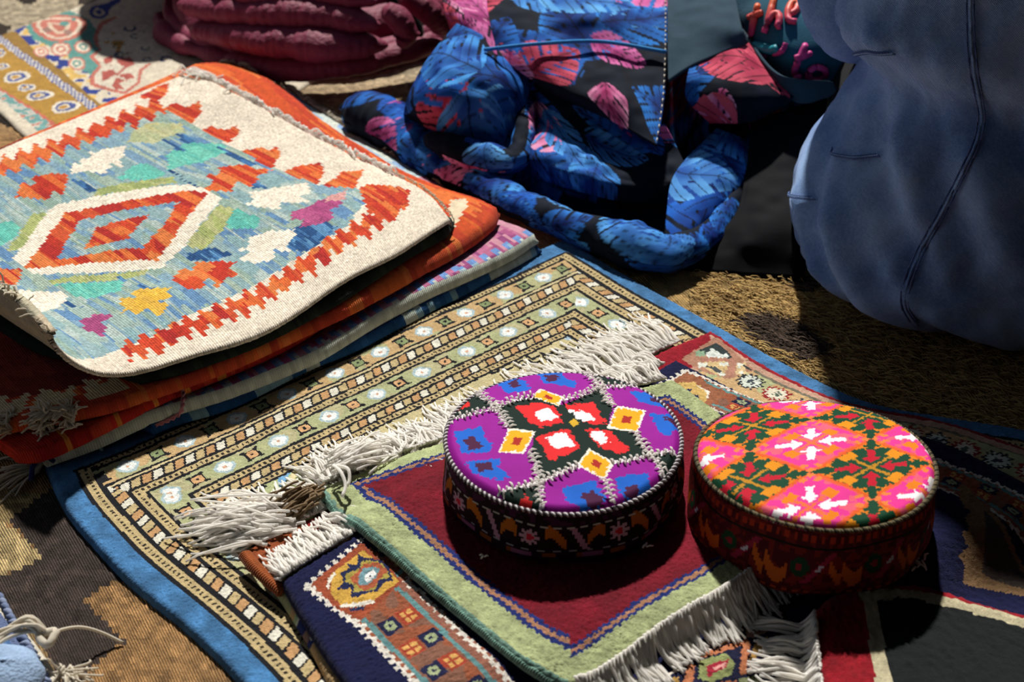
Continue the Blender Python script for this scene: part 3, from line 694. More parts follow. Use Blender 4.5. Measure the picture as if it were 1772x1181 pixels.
# fringes and tufts of the lower kilims
for rr, a, b, n, L, seed in ((K2, .12, .72, 120, .022, 16), (K4, .0, .12, 24, .018, 17)):
    e = rr.top[int(rr.nu*a):int(rr.nu*b)+2:2, 0, :2]
    fringe('fringe', rr.obj, e, (.75, .6), n, L, rad=.0013, spread=.5, mat=M_YARN2, seed=seed, pile=.01)
def tuft(name, parent, p, n, L, dirv, mat, seed, rad=.001, sp=.5, jit=.28, spot=.003):
    g = np.random.default_rng(seed); P, R = [], []
    for i in range(n):
        d = np.asarray(dirv, float)+g.normal(0, sp, 3)*(1, 1, .5); d /= np.linalg.norm(d); pts = [np.asarray(p)+g.normal(0, spot, 3)*(1, 1, .4)]
        l = L*g.uniform(.6, 1.1)
        for k in range(6):
            d = d+g.normal(0, jit, 3)*(1, 1, .5)+np.array([0, 0, -.12]); d /= np.linalg.norm(d); q = pts[-1]+d*l/6
            q[2] = max(q[2], float(hsample(q[0], q[1]))+rad); pts.append(q)
        P.append(np.array(pts)); R.append(np.linspace(rad, rad*.7, 7))
    o = tubes(name, P, R, mat, parent); o['kind'] = 'stuff'; return o
tuft('yarn_tuft', K2.obj, at(92, 752, .026), 60, .020, (-.7, -.3, .1), M_YARN2, 21, .0011)
tuft('yarn_tuft', K2.obj, at(128, 740, .03), 50, .02, (-.5, -.4, .3), M_YARN2, 22, .001)
tuft('yarn_tuft', K3.obj, at(14, 742, .034), 40, .018, (-.6, -.3, .2), M_YARN2, 23, .0011)
M_PINK = textile('pink_twine', color='#c07a80', noise=1300); M_PALEB = textile('pale_blue_twine', color='#8fb0b8', noise=1300)
def twine(name, parent, pts, rad, mat):
    c = catmull(np.array(pts), 30); t = np.linspace(0, 1, 30); P = []
    for ph in (0, math.pi):
        P.append(c+np.c_[np.cos(t*40+ph), np.sin(t*40+ph)*.5, np.sin(t*40+ph)]*rad*.7)
    return tubes(name, P, [rad*.8]*2, mat, parent, sides=5)
twine('loose_twine', K2.obj, [at(326, 634, .045), at(314, 650, .042), at(317, 680, .034), at(314, 712, .026), at(303, 722, .02), at(268, 738, .016)], .0015, M_PINK)
twine('loose_twine', K2.obj, [at(152, 738, .03), at(160, 752, .024), at(168, 765, .014), at(176, 778, .011)], .0015, M_PALEB)

# ------------------------------------------------------------------ red cornered rug
def zig(d, s, c, wd, amp=.0012, per=.006):
    return np.abs(d-c+amp*np.sign(np.sin(s*2*math.pi/per))) < wd
def flower(C, m, s, d, c, per, off, cols, size):
    ph = ((s+off) % per)-per/2; A_, B_ = np.abs(ph), np.abs(d-c); rr = np.maximum(np.hypot(A_, B_), .92*np.maximum(A_, B_))
    for k, cc in zip(size, cols): put(C, m & (rr < k*(1+.18*np.cos(4*np.arctan2(d-c, ph)))), cc)
def paint_red(g):
    edges(g); C = flat(g, '#b9996b'); mF = g.dF < np.minimum(g.dR, 9)
    d = np.minimum(g.dF, g.dR); s = np.where(mF, g.sF, g.sR)
    n = vnoise(g.X, g.Y, 70, 71)
    put(C, mF & (g.dF < .034), '#8c1424'); put(C, (g.dL < .05) & (g.dF < .05), '#874424'); put(C, ~mF & (g.dR < .006), '#8f1a26')
    off = np.where(mF, g.dF-.034, g.dR-.006)
    put(C, (off > 0) & (off < .007), '#bb9580'); put(C, (off > .007) & (off < .0095), '#6f6a5a')
    b = (off > .0095)
    put(C, b & (off < .045), '#bd9d72'); put(C, b & (n > .6) & (off < .045), '#a9ab80')
    fb = b & (off < .043) & ~mF & (g.sR > .06)
    for o_, cols in ((0, ('#262a30', '#c9cfc4', '#39424a')), (.026, ('#8f2228', '#cfc8b4', '#4b5a50'))):
        ph = ((g.sR+o_) % .052)-.026; A_, B_ = np.abs(ph), np.abs(off-.024)
        rr = np.maximum(A_, B_)*.6+(A_+B_)*.4
        for k, cc in zip((.0115, .0085, .003), cols): put(C, fb & (rr+.0012*np.sign(np.sin(np.arctan2(off-.024, ph)*12)) < k), cc)
    put(C, b & (off > .045) & (off < .048), '#9fb48a'); put(C, b & (off > .048) & (off < .0505), '#cfd3c0')
    bl = b & (off > .0505) & (off < .074); put(C, bl, '#22306e')
    zz = bl & (np.abs(off-.062+.005*np.sin(g.sR*2*math.pi/.05)) < .004); put(C, zz, '#8a6f66'); put(C, bl & (vnoise(g.X, g.Y, 180, 72) > .72), '#c9c3b2')
    # corner block
    j = lambda pts, c: put(C, g.poly(pts), c)
    q = lambda L: [(1150+x/5.907, 560+y/5.907) for x, y in L]
    j(q([(180, 340), (520, 130), (920, 460), (640, 550), (350, 450)]), '#a87c66')
    j(q([(300, 290), (520, 190), (640, 270), (700, 360), (560, 320)]), '#2f3a3a'); j(q([(310, 270), (400, 260), (400, 320), (320, 320)]), '#7f9a80')
    j(q([(420, 290), (480, 240), (570, 300), (640, 290), (660, 330), (560, 330), (430, 330)]), '#cdd3cd')
    j(q([(330, 390), (440, 370), (640, 370), (640, 440), (560, 520), (470, 470)]), '#c8ad7e'); j(q([(340, 380), (420, 380), (440, 420), (350, 420)]), '#d2d4c8')
    j(q([(420, 420), (470, 410), (590, 470), (560, 490)]), '#4a5050'); j(q([(560, 380), (650, 370), (640, 410), (550, 410)]), '#d2d4c8'); j(q([(540, 480), (620, 480), (610, 515), (545, 510)]), '#d2d4c8')
    j(q([(380, 340), (700, 340), (730, 390), (680, 530), (640, 530), (670, 390), (640, 365), (370, 370)]), '#ab7a68')
    j(q([(740, 390), (830, 390), (830, 500), (720, 500)]), '#ccb488'); j(q([(740, 380), (800, 390), (770, 440), (740, 450)]), '#d2d4c8'); j(q([(800, 400), (900, 460), (830, 450)]), '#333a3c'); j(q([(720, 480), (800, 470), (790, 500)]), '#d2d4c8')
    return C
r = rug_shape([(425, 955), (700, 822), (960, 695), (1130, 612), (1229, 570)], [(425, 955), (490, 1040), (600, 1230)], [(1229, 570), (1330, 632), (1440, 684), (1520, 706), (1620, 724), (1772, 775), (1980, 850)], [(600, 1230), (1980, 850)], .018, .0021)
RED = r
rug_build('red_cornered_rug', r, paint_red, M_PILE, .008, 'pile rug with a crimson end band and floral border, under the navy rug', fuzz=.0004, wob=.001)
OUT = np.array([-.62, .78])
fringe('fringe', RED.obj, RED.top[int(RED.nu*.02):int(RED.nu*.93):2, 0, :2], OUT, 800, .060, rad=.0010, spread=.16, sweep=.05, seed=31, clump=9, pile=.012, curl=.22)
tuft('fringe_knot', RED.obj, at(478, 900, .024), 150, .068, (-.8, .12, .05), M_YARN, 33, .0011, .16, .12, .009)
RUSTC = textile('rust_selvedge', color='#96502a', noise=900)
c = [at(424, 955, .026), at(440, 975, .027), at(462, 996, .026), at(488, 1018, .024)]
def wraps(name, ctr, rad, yarn, mat, parent, pitch=.0019, col=None):
    n = int(np.linalg.norm(np.diff(ctr, axis=0), axis=1).sum()/pitch); c = catmull(ctr, n); T = np.gradient(c, axis=0); T /= np.linalg.norm(T, axis=1, keepdims=True)
    A = np.cross(T, [0, 0, 1.]); A /= np.linalg.norm(A, axis=1, keepdims=True); th = np.linspace(-.3, math.pi+.3, 8); P = []
    for i in range(n): P.append(c[i]+rad*(A[i]*np.cos(th)[:, None]+np.array([0, 0, 1.])*np.sin(th)[:, None]*.8)+T[i]*(np.linspace(-.5, .5, 8)*pitch)[:, None])
    o = tubes(name, P, [yarn]*n, mat, parent, sides=5, cols=None if col is None else [hx(col)*(.85+.3*rng.random()) for _ in P]); o['kind'] = 'stuff'; return o
wraps('selvedge', np.array(c)-(0, 0, .004), .0042, .0011, RUSTC, RED.obj)
tubes('edge_cord', [catmull(np.array(c)-(0, 0, .004), 14)], [.004], RUSTC, RED.obj, sides=8)
M_TAUPE = textile('taupe_wool', color='#7d684f', noise=1000)
tuft('taupe_wrap', RED.obj, at(540, 852, .032), 120, .036, (-.62, -.35, -.1), M_TAUPE, 34, .0011, .14, .08, .005)

# ------------------------------------------------------------------ navy rug
def paint_navy(g):
    C = flat(g, '#10143a'); w_ = lambda L: np.array([at(x, y, g.r.z)[:2] for x, y in L])
    Lz = [(529, 1023), (575, 1055), (620, 1087), (698, 1165), (780, 1245), (930, 1390)]; Rz = [(1188, 637), (1262, 674), (1344, 708), (1480, 750), (1620, 797), (1740, 850), (1960, 960)]
    dl, sl = dist_line(g.X, g.Y, w_(Lz)); df, sf = dist_line(g.X, g.Y, w_([(529, 1023), (623, 948), (900, 794), (1188, 637)])); dr, sr = dist_line(g.X, g.Y, w_(Rz)); dr = dr*1.5
    ins = inpoly(g.X, g.Y, w_(Lz[::-1]+Rz)); off = np.minimum(np.minimum(dl, df), dr); mF = df == off
    s = np.where(mF, sf, np.where(dl == off, sl, sr)); off = np.where(ins, off, -off)
    inn = off > 0
    put(C, inn & (off < .058), '#8f5138'); put(C, inn & (off < .058) & (vnoise(g.X, g.Y, 120, 81) > .62), '#7c5646')
    bz = lambda c, w_: np.abs(off-c+.0011*np.sign(np.sin(s*2*math.pi/.007))) < w_
    put(C, bz(.001, .0022), '#d3cdc4')
    tl = inn & (off > .0045) & (off < .0085) & ~mF; put(C, tl, '#5d8688'); tl = inn & (off > .040) & (off < .0435); put(C, tl, '#5d8688')
    put(C, inn & (off > .0435) & (off < .05), '#8a5a4a'); put(C, bz(.051, .002), '#cfc8be'); put(C, off > .053, '#10143a')
    # row of motifs: alternate cream crosses on red and green blossoms in dark boxes
    m = inn & (off > .009) & (off < .04)
    ph = (s % .026)-.013; k = np.floor(s/.026).astype(int) % 2; o2 = off-.0245
    for sg in (-1, 1):
        a = np.abs(ph); bb = np.abs(o2-sg*.0075); dk = (k == (0 if sg < 0 else 1))
        put(C, m & dk & (np.maximum(a, bb) < .0068), '#1c2040'); put(C, m & dk & (np.hypot(a, bb) < .0042), '#97a27c'); put(C, m & dk & (np.hypot(a, bb) < .0014), '#1c2040')
        lt = ~dk; put(C, m & lt & (np.maximum(a, bb) < .0072), '#9a3f2c'); put(C, m & lt & (np.maximum(a, bb) < .0048) & (np.minimum(a, bb) > .0009), '#c99a58')
    j = lambda pts, c: put(C, g.poly(pts), c)
    # corner blocks: gold rosette
    def rosette(q):
        j(q([(410, 520), (930, 120), (1330, 480), (900, 860), (640, 740)]), '#94482f'); j(q([(600, 620), (620, 420), (940, 190), (1240, 420), (1300, 480), (1000, 690), (720, 720)]), '#c39a45')
        j(q([(650, 585), (740, 500), (700, 430), (790, 370), (770, 330), (870, 340), (890, 230), (940, 260), (1010, 270), (1110, 280), (1190, 340), (1230, 480), (1130, 500), (1080, 580), (960, 600), (880, 640), (800, 640), (810, 560), (700, 570)]), '#20264a')
        j(q([(760, 500), (740, 450), (800, 400), (900, 370), (920, 290), (1000, 290), (1090, 300), (1170, 360), (1200, 450), (1080, 480), (1060, 560), (950, 580), (830, 600), (840, 530)]), '#9f8f45')
        j(q([(800, 460), (880, 390), (950, 320), (1090, 310), (1180, 390), (1090, 470), (1050, 540), (940, 580), (870, 540)]), '#a4573a')
        j(q([(880, 470), (920, 370), (1020, 350), (1100, 370), (1060, 450), (970, 520), (880, 520)]), '#6c8f98'); j(q([(945, 470), (960, 410), (1030, 380), (1070, 410), (1030, 460), (970, 500)]), '#e2e0de'); j(q([(975, 465), (1010, 430), (1020, 440), (985, 470)]), '#2a2a40')
        j(q([(560, 560), (580, 470), (650, 400), (660, 420), (600, 500), (585, 580)]), '#d8d2c6'); j(q([(690, 710), (850, 690), (1040, 660), (1040, 690), (870, 730), (700, 740)]), '#d8d2c6'); j(q([(770, 750), (930, 720), (940, 755), (790, 775)]), '#20264a')
    rosette(lambda L: [(470+x/5.907, 930+y/5.907) for x, y in L])
    q = lambda L: [(1150+x/5.907, 560+y/5.907) for x, y in L]
    j(q([(-200, 640), (0, 620), (230, 480), (640, 720), (330, 930), (150, 1000), (-200, 900)]), '#8f5a40'); j(q([(-150, 680), (60, 600), (300, 580), (450, 700), (420, 800), (200, 930), (-100, 940)]), '#c0a060')
    j(q([(-100, 740), (0, 690), (270, 660), (240, 710), (350, 730), (320, 820), (200, 830), (180, 890), (-60, 880)]), '#20264a'); j(q([(-80, 760), (0, 715), (240, 680), (225, 730), (320, 750), (300, 800), (180, 810), (150, 860), (-60, 860)]), '#a86a4c'); j(q([(20, 780), (120, 730), (210, 780), (120, 830), (30, 830)]), '#7f9ba4'); j(q([(60, 780), (120, 755), (170, 780), (110, 805)]), '#e2e2e2')
    j(q([(280, 590), (300, 600), (460, 690), (440, 770), (420, 760), (430, 700)]), '#d8d2c6')
    # field ornaments at the right and near side
    tb = lambda c: c
    j([(1658, 850), (1668, 845), (1700, 880), (1790, 960), (1850, 1010), (1720, 990), (1690, 988), (1672, 985), (1674, 965), (1660, 955), (1676, 945), (1662, 930), (1676, 920), (1664, 905), (1678, 895), (1662, 880)], '#86694a')
    j([(1700, 890), (1800, 980), (1840, 1000), (1730, 975), (1706, 968)], '#4d4440')
    w5 = lambda L: [(1080+x/4.922, 1030+y/4.922) for x, y in L]
    for P_, c in (([(780, 250), (820, 330), (1050, 160), (1300, 130), (1330, 220), (1080, 290), (1350, 280), (1300, 370), (1100, 480), (1210, 500), (1190, 680), (900, 800), (500, 800), (200, 760), (280, 620), (520, 560), (700, 400)], '#1a1c38'),
                  ([(640, 470), (690, 440), (1040, 320), (1080, 360), (1050, 560), (990, 580), (1010, 380), (700, 475)], '#b5714e'), ([(1040, 250), (1110, 190), (1280, 150), (1320, 230), (1090, 320), (1050, 300)], '#b98a72'), ([(1120, 200), (1240, 170), (1260, 200), (1130, 240)], '#b3a47c'),
                  ([(810, 310), (880, 280), (970, 230), (990, 310), (830, 380)], '#ad8747'), ([(1110, 370), (1200, 320), (1330, 290), (1300, 340), (1210, 400), (1090, 480), (1070, 470)], '#ad8747'),
                  ([(640, 500), (760, 470), (880, 440), (950, 500), (920, 580), (760, 660), (640, 640)], '#8d9560'), ([(700, 550), (760, 520), (900, 480), (880, 540), (720, 620)], '#a3283c'), ([(760, 550), (820, 520), (870, 510), (850, 550), (770, 580)], '#d79a94'),
                  ([(540, 560), (610, 530), (590, 690), (880, 630), (960, 620), (960, 650), (620, 740), (500, 740)], '#b5714e'), ([(350, 620), (480, 560), (540, 540), (500, 590), (360, 640)], '#cfc5bb'), ([(280, 700), (380, 650), (480, 640), (460, 700), (300, 760)], '#ad8747'),
                  ([(990, 600), (1100, 580), (1170, 600), (1140, 660), (1000, 690)], '#7d8460'), ([(1050, 530), (1200, 490), (1210, 520), (1060, 570)], '#d3c6be'), ([(870, 720), (930, 650), (960, 680), (900, 770)], '#cfc5bb'), ([(690, 400), (750, 360), (740, 410), (690, 450)], '#d3cac4')):
        j(w5(P_), c)
    return C
r = rug_shape([(487, 1010), (620, 932), (800, 828), (1000, 715), (1120, 646), (1170, 618)], [(487, 1010), (520, 1068), (600, 1186), (860, 1530)], [(1170, 618), (1240, 655), (1310, 692), (1420, 722), (1540, 742), (1650, 772), (1772, 836), (1950, 940), (2180, 1120)], [(860, 1530), (2180, 1120)], .026, .0017)
NAVY = r
rug_build('navy_rug', r, paint_navy, M_PILE, .008, 'navy blue pile rug with white zigzag lines and gold rosettes, under both caps', fuzz=.0004, wob=.001)
fringe('fringe', NAVY.obj, NAVY.top[int(NAVY.nu*.0):int(NAVY.nu*.16):2, 0, :2], (-.45, .85), 190, .036, rad=.0010, spread=.10, seed=41, clump=12, pile=.009, curl=.15)
fringe('fringe', NAVY.obj, NAVY.top[int(NAVY.nu*.16):int(NAVY.nu*.97):2, 0, :2], OUT, 620, .042, rad=.0010, spread=.18, seed=42, clump=8, pile=.013, curl=.25)

# ------------------------------------------------------------------ maroon mat
def paint_maroon(g):
    edges(g); d = np.minimum(np.minimum(g.dF, g.dN), np.minimum(g.dL, g.dR)); C = flat(g, '#6c1020')
    C *= (.88+.24*vnoise(g.X, g.Y, 60, 91))[..., None]
    z = d+.0006*np.sign(np.sin((g.sF+g.sL)*900))
    lw = np.where(g.dL == d, 1.0, .8)
    z = z/lw
    put(C, z < .0345, '#1d2a66'); put(C, z < .0312, '#9a6f54'); put(C, z < .0275, '#1d2a66'); put(C, z < .0240, '#9ca478')
    m = z < .0240; C[m] *= (.9+.2*vnoise(g.X, g.Y, 160, 92)[m])[:, None]
    put(C, (g.dL < .0035) & (g.dL == d), '#769a8c'); return C
r = rug_shape([(552, 818), (640, 792), (760, 757), (1000, 700), (1165, 655)], [(552, 818), (556, 846), (600, 900), (700, 985), (820, 1080), (900, 1142), (985, 1178)],
              [(1165, 655), (1250, 722), (1340, 810), (1425, 890)], [(985, 1178), (1040, 1160), (1170, 1080), (1300, 1003), (1425, 890)], .034, .0014)
MAR = r
rug_build('maroon_mat', r, paint_maroon, M_PILE, .009, 'small maroon mat with sage green border and white fringe, under the purple cap', fuzz=.0004, wob=.0006)
sv = np.array([MAR.top[1, i] for i in range(2, MAR.nv-2, 4)]); sv[:, 2] -= .001
t = np.linspace(0, 1, len(sv)*6); ctr = catmull(sv, len(t)); s_ = np.arange(len(t))
P = [ctr[i*2:(i*2)+3]+np.array([[-.0022, -.001, -.003], [-.0004, 0, .0006], [.0018, .001, -.0012]]) for i in range(len(t)//2-2)]
tubes('selvedge', [catmull(q_, 6) for q_ in P], [.0009]*len(P), M_PLAINC, MAR.obj, sides=5, cols=[hx('#769a8c')*(.85+.3*rng.random()) for _ in P])['kind'] = 'stuff'
fringe('fringe', MAR.obj, MAR.top[2:int(MAR.nu*.99):2, 0, :2], (-.40, .9), 560, .054, rad=.0010, spread=.24, seed=51, clump=9, pile=.016, curl=.3)
fringe('fringe', MAR.obj, MAR.top[int(MAR.nu*.02):int(MAR.nu*.80):2, -1, :2], (.55, -.75), 330, .026, rad=.0011, spread=.12, seed=52, clump=5, pile=.006, base_z=.02, curl=.15)
tuft('corner_tassel', MAR.obj, at(590, 800, .040), 80, .042, (.55, .7, .1), M_YARN, 53, .001, .2, .08, .006)
tubes('loose_end', [catmull(np.array([at(577, 806, .046), at(590, 818, .05), at(598, 840, .046), at(592, 860, .044)]), 12), catmull(np.array([at(582, 806, .046), at(602, 812, .05), at(605, 830, .046), at(600, 842, .044)]), 12)], [.0014, .0014], M_YARN, MAR.obj)

# ------------------------------------------------------------------ dark rug with the rolled red corner
def paint_corner(g):
    edges(g); C = flat(g, '#15181a'); d = np.minimum(g.dF, g.dL)
    red = (g.dL < .036) | (g.dF < .008); cr = ~red & ((g.dL < .046) | (g.dF < .017))
    put(C, cr, '#b3aa8c'); put(C, red, '#84121e'); C[red] *= (.85+.3*vnoise(g.X, g.Y, 110, 95)[red])[:, None]
    return C
r = rug_shape([(1404, 1062), (1440, 1034), (1520, 1012), (1620, 1008), (1772, 1040), (1900, 1080)], [(1404, 1062), (1412, 1110), (1425, 1200), (1440, 1320)], [(1900, 1080), (2000, 1250)], [(1440, 1320), (2000, 1250)], .032, .002)
RC = r
rug_build('dark_field_rug', r, paint_corner, M_PILE, .016, 'black field rug with crimson and cream edging, at the lower right corner', fuzz=.0005, round_=.014)
fringe('fringe', RC.obj, RC.top[0, 3::2, :2], (-.9, .12), 230, .042, rad=.0011, spread=.12, seed=55, clump=12, pile=.010, base_z=.02, curl=.15)

# ------------------------------------------------------------------ skull caps
def cap(name, ctr_px, zt, rad, paint_top, paint_wall, label, rimcol, base_z, wall_out=.003, dome=.005, tilt=0.):
    c = at(*ctr_px, zt); root = empty(name, (c[0], c[1], base_z), label, 'cap', 'embroidered skull caps')
    nr, nt_ = 84, 300; TL = lambda Y: tilt*(c[1]-Y)
    rr = np.linspace(0, 1, nr+1); th = np.arange(nt_)/nt_*2*math.pi
    Rg, Tg = np.meshgrid(rr, th, indexing='ij')
    wob = 1+.008*np.sin(2*Tg+.6)+.006*np.sin(3*Tg)
    X = c[0]+rad*Rg*wob*np.cos(Tg); Y = c[1]+rad*Rg*wob*np.sin(Tg)
    Z = zt+dome*(1-Rg**2)-.006*np.clip((Rg-.93)/.07, 0, 1)**2+.0009*np.sin(Tg*2+1)*Rg+(vnoise(X, Y, 35, 7)-.5)*.0025*(1-Rg**6)+TL(Y)
    idx = np.arange((nr+1)*nt_).reshape(nr+1, nt_); nx = np.roll(idx, -1, 1)
    q = np.stack([idx[:-1], idx[1:], nx[1:], nx[:-1]], -1).reshape(-1, 4)
    rc = (rr[:-1]+rr[1:])/2; tc = th+math.pi/nt_; Rc, Tc = np.meshgrid(rc, tc, indexing='ij')
    xs = c[0]+rad*Rc*np.cos(Tc); ys = c[1]+rad*Rc*np.sin(Tc); s = .00095
    xs = (np.floor(xs/s)+.5)*s; ys = (np.floor(ys/s)+.5)*s
    col = paint_top(xs, ys, c, rad)
    link('crown', mesh('crown', np.stack([X, Y, Z], -1).reshape(-1, 3), q, col.reshape(-1, 3)), M_EMB, root)
    # wall
    nh = 30; hh = np.linspace(0, 1, nh+1); Hg, Tg = np.meshgrid(hh, th, indexing='ij')
    wob = 1+.008*np.sin(2*Tg+.6)+.006*np.sin(3*Tg)
    rw = rad*wob+wall_out*np.sin(Hg*math.pi*.62)+.0012*np.sin(Tg*7+Hg*3)
    Zt = zt-.0055; X = c[0]+rw*np.cos(Tg); Y = c[1]+rw*np.sin(Tg); Zt = Zt+TL(Y); Z = Zt+(base_z-Zt)*Hg
    idx = np.arange((nh+1)*nt_).reshape(nh+1, nt_); nx = np.roll(idx, -1, 1)
    q = np.stack([idx[:-1], idx[1:], nx[1:], nx[:-1]], -1).reshape(-1, 4)
    hc = (hh[:-1]+hh[1:])/2; Hc, Tc = np.meshgrid(hc, tc, indexing='ij')
    link('band', mesh('band', np.stack([X, Y, Z], -1).reshape(-1, 3), q, paint_wall(Tc*rad, Hc, Tc).reshape(-1, 3)), M_EMB, root)
    # rim: overcast stitches round the seam
    P, R, C = [], [], []; n = 250
    for i in range(n):
        a = i/n*2*math.pi; wb = 1+.008*math.sin(2*a+.6)+.006*math.sin(3*a)
        pts = []
        for k, t in enumerate(np.linspace(-1, 1, 5)):
            aa = a+t*.022; rr_ = rad*wb-.0016+.0026*(t+1)/2*1.3; pts.append((c[0]+rr_*math.cos(aa), c[1]+rr_*math.sin(aa), zt-.0048+.0016*math.cos(t*1.5)+.0009*math.sin(a*2+1)+TL(c[1]+rr_*math.sin(aa))))
        P.append(np.array(pts)); R.append(np.array([.0005, .0009, .001, .0009, .0005])); C.append(hx(rimcol(a, i)))
    tubes('rim_stitching', P, R, M_PLAINC, root, sides=5, cols=C)['kind'] = 'stuff'
    return root, c
def P1(L): return [(740+x/3.108, 600+y/3.108) for x, y in L]
CAP_LINES = [[(925, 228), (960, 300), (990, 345)], [(1110, 485), (1150, 540), (1195, 603)], [(1195, 603), (1060, 640), (1000, 650)], [(805, 668), (720, 700), (600, 745)], [(600, 745), (580, 650), (545, 595)], [(440, 462), (400, 400), (370, 348)], [(370, 348), (480, 300), (570, 285)], [(725, 310), (830, 280), (925, 228)],
         [(375, 350), (250, 370), (130, 395)], [(370, 345), (310, 290), (255, 240)], [(925, 230), (890, 180), (845, 140)], [(925, 230), (1000, 225), (1090, 218)], [(1195, 598), (1280, 580), (1370, 565)], [(1195, 600), (1240, 640), (1280, 700)], [(600, 745), (500, 765), (390, 785)], [(600, 745), (600, 800), (620, 875)], [(955, 735), (975, 780), (1000, 830)]]
def paint_cap1(X, Y, c, rad):
    C = np.broadcast_to(hx('#8f1a8c'), X.shape+(3,)).copy(); zt = c[2]
    r = np.random.default_rng(3)
    jx = (vnoise(X, Y, 420, 3)-.5)*.0032; jy = (vnoise(X, Y, 420, 4)-.5)*.0032
    def j(pts, col, jag=1.):
        m = inpoly(X+jx*jag, Y+jy*jag, [at(x, y, zt)[:2] for x, y in P1(pts)]); C[m] = hx(col)
    G = '#12241e'
    for P_ in ([(100, 340), (260, 240), (345, 335), (140, 395)], [(850, 120), (930, 160), (1090, 190), (1090, 225), (940, 210)], [(1220, 595), (1380, 560), (1380, 640), (1290, 700)], [(380, 780), (590, 760), (620, 900), (470, 860)]): j(P_, G)
    j([(170, 330), (210, 295), (240, 310), (200, 345)], '#d02a28'); j([(490, 845), (530, 800), (560, 840), (540, 870)], '#c02424')
    B, D = '#1c5fc0', '#471a3c'
    for P_, q in (([(370, 180), (400, 175), (480, 165), (540, 200), (545, 240), (420, 262), (400, 225)], [(425, 190), (480, 172), (500, 215), (450, 225)]), ([(570, 135), (720, 125), (740, 165), (805, 200), (790, 228), (700, 215), (640, 212)], [(615, 150), (700, 145), (715, 180), (650, 195)]),
                  ([(1075, 255), (1200, 250), (1290, 310), (1250, 335), (1130, 312), (1100, 275)], [(1180, 275), (1260, 285), (1290, 315), (1200, 305)]), ([(1185, 380), (1330, 365), (1345, 440), (1290, 495), (1240, 470)], [(1270, 385), (1345, 380), (1345, 430), (1290, 425)]),
                  ([(143, 470), (290, 440), (310, 500), (355, 560), (330, 582), (190, 585)], [(190, 510), (250, 495), (300, 550), (230, 570)]), ([(203, 625), (390, 628), (385, 670), (442, 720), (390, 728), (250, 690)], [(250, 645), (340, 640), (340, 680), (280, 680)]),
                  ([(718, 770), (800, 755), (900, 742), (965, 830), (900, 860), (830, 862), (740, 820)], [(830, 800), (900, 785), (960, 840), (860, 862)]), ([(1008, 720), (1190, 690), (1205, 755), (1150, 810), (1050, 815), (1030, 780)], [(1060, 770), (1130, 745), (1150, 800), (1060, 815)])):
        j(P_, B); j(q, D, 1.3)
    j([(925, 225), (960, 300), (990, 345), (970, 440), (1060, 470), (1110, 490), (1195, 603), (1060, 640), (1000, 650), (850, 640), (760, 690), (600, 745), (580, 650), (560, 590), (570, 490), (440, 460), (370, 348), (480, 310), (570, 285), (720, 335), (830, 290)], G, .4)
    R_, W = '#d3262a', '#e9e2e6'
    for P_ in ([(470, 345), (600, 318), (690, 350), (732, 440), (600, 466), (540, 430), (520, 390)], [(733, 335), (840, 328), (900, 312), (920, 380), (958, 440), (860, 447), (790, 400)], [(848, 468), (990, 475), (1020, 530), (1090, 575), (1050, 602), (930, 572), (880, 520)], [(578, 520), (660, 490), (760, 468), (822, 570), (740, 612), (650, 648), (620, 580)]): j(P_, R_, 1.2)
    for P_ in ([(578, 380), (650, 348), (702, 412), (612, 438)], [(758, 368), (830, 373), (905, 412), (830, 433)], [(868, 483), (950, 488), (975, 540), (920, 552)], [(638, 522), (740, 483), (792, 560), (690, 575)]): j(P_, W, 1.2)
    for P_ in ([(600, 235), (732, 288), (705, 342), (562, 285)], [(1008, 342), (1165, 358), (1125, 485), (962, 467)], [(440, 462), (580, 488), (515, 605), (382, 594)], [(868, 572), (1005, 650), (953, 738), (802, 667)]):
        a = np.array(P_, float); m_ = a.mean(0)
        j(P_, '#e6ddd0', .2); j([tuple(m_+(p-m_)*.84) for p in a], '#d9a21c', .9); j([tuple(m_+(p-m_)*.30) for p in a], '#a32a20', .2)
    j([(785, 415), (815, 440), (785, 462), (758, 438)], '#c9a02a', 0)
    for line in CAP_LINES:
        d_, _ = dist_line(X+jx*1.4, Y+jy*1.4, np.array([at(x, y, zt)[:2] for x, y in P1(line)])); C[d_ < .0013] = hx('#ddd6da')
    return C
def paint_wall1(s, h, t):
    C = np.broadcast_to(hx('#1d0a16'), s.shape+(3,)).copy(); n = vnoise(s, h*.05, 260, 5)
    put(C, (h < .2) & (n > .45), '#3d1434'); u = (s % .062)/.062; k = np.floor(s/.062)
    hh = h-.5
    star = np.hypot((u-.12)*.062, hh*.042); a = np.arctan2(hh*.042, (u-.12)*.062)
    put(C, star < .0062*(1+.3*np.cos(8*a)), '#b48ba0'); put(C, star < .0028, '#c2283a')
    wv = np.abs(hh-.16*np.sin(u*14)) < .13; put(C, wv & (u > .28) & (u < .52), '#a85a18')
    put(C, (np.abs((u-.66)*1.6-hh*.5) < .06) & (np.abs(hh) < .26), '#a37592')
    put(C, (np.abs(hh+.14*np.sin(u*16)) < .12) & (u > .76) & (u < .97), '#a85a18')
    put(C, (np.abs(h-.26) < .02) & ((s % .009) < .005), '#a9a3a0'); put(C, (np.abs(h-.78) < .02) & ((s % .011) < .005), '#8a8490')
    put(C, (h > .83) & (h < .94) & (np.sin(s*260) > .2), '#7c3f18'); put(C, (h > .83) & (h < .94) & (np.sin(s*130) < -.6), '#7f4a70')
    return C
BZ = .0455
CAP1, c1 = cap('skull_cap', (975, 751), BZ+.040, .0858, paint_cap1, paint_wall1, 'purple embroidered skull cap with red and white star, on the maroon mat', lambda a, i: ('#c9c3c6' if i % 2 else '#3c3034'), BZ-.004)
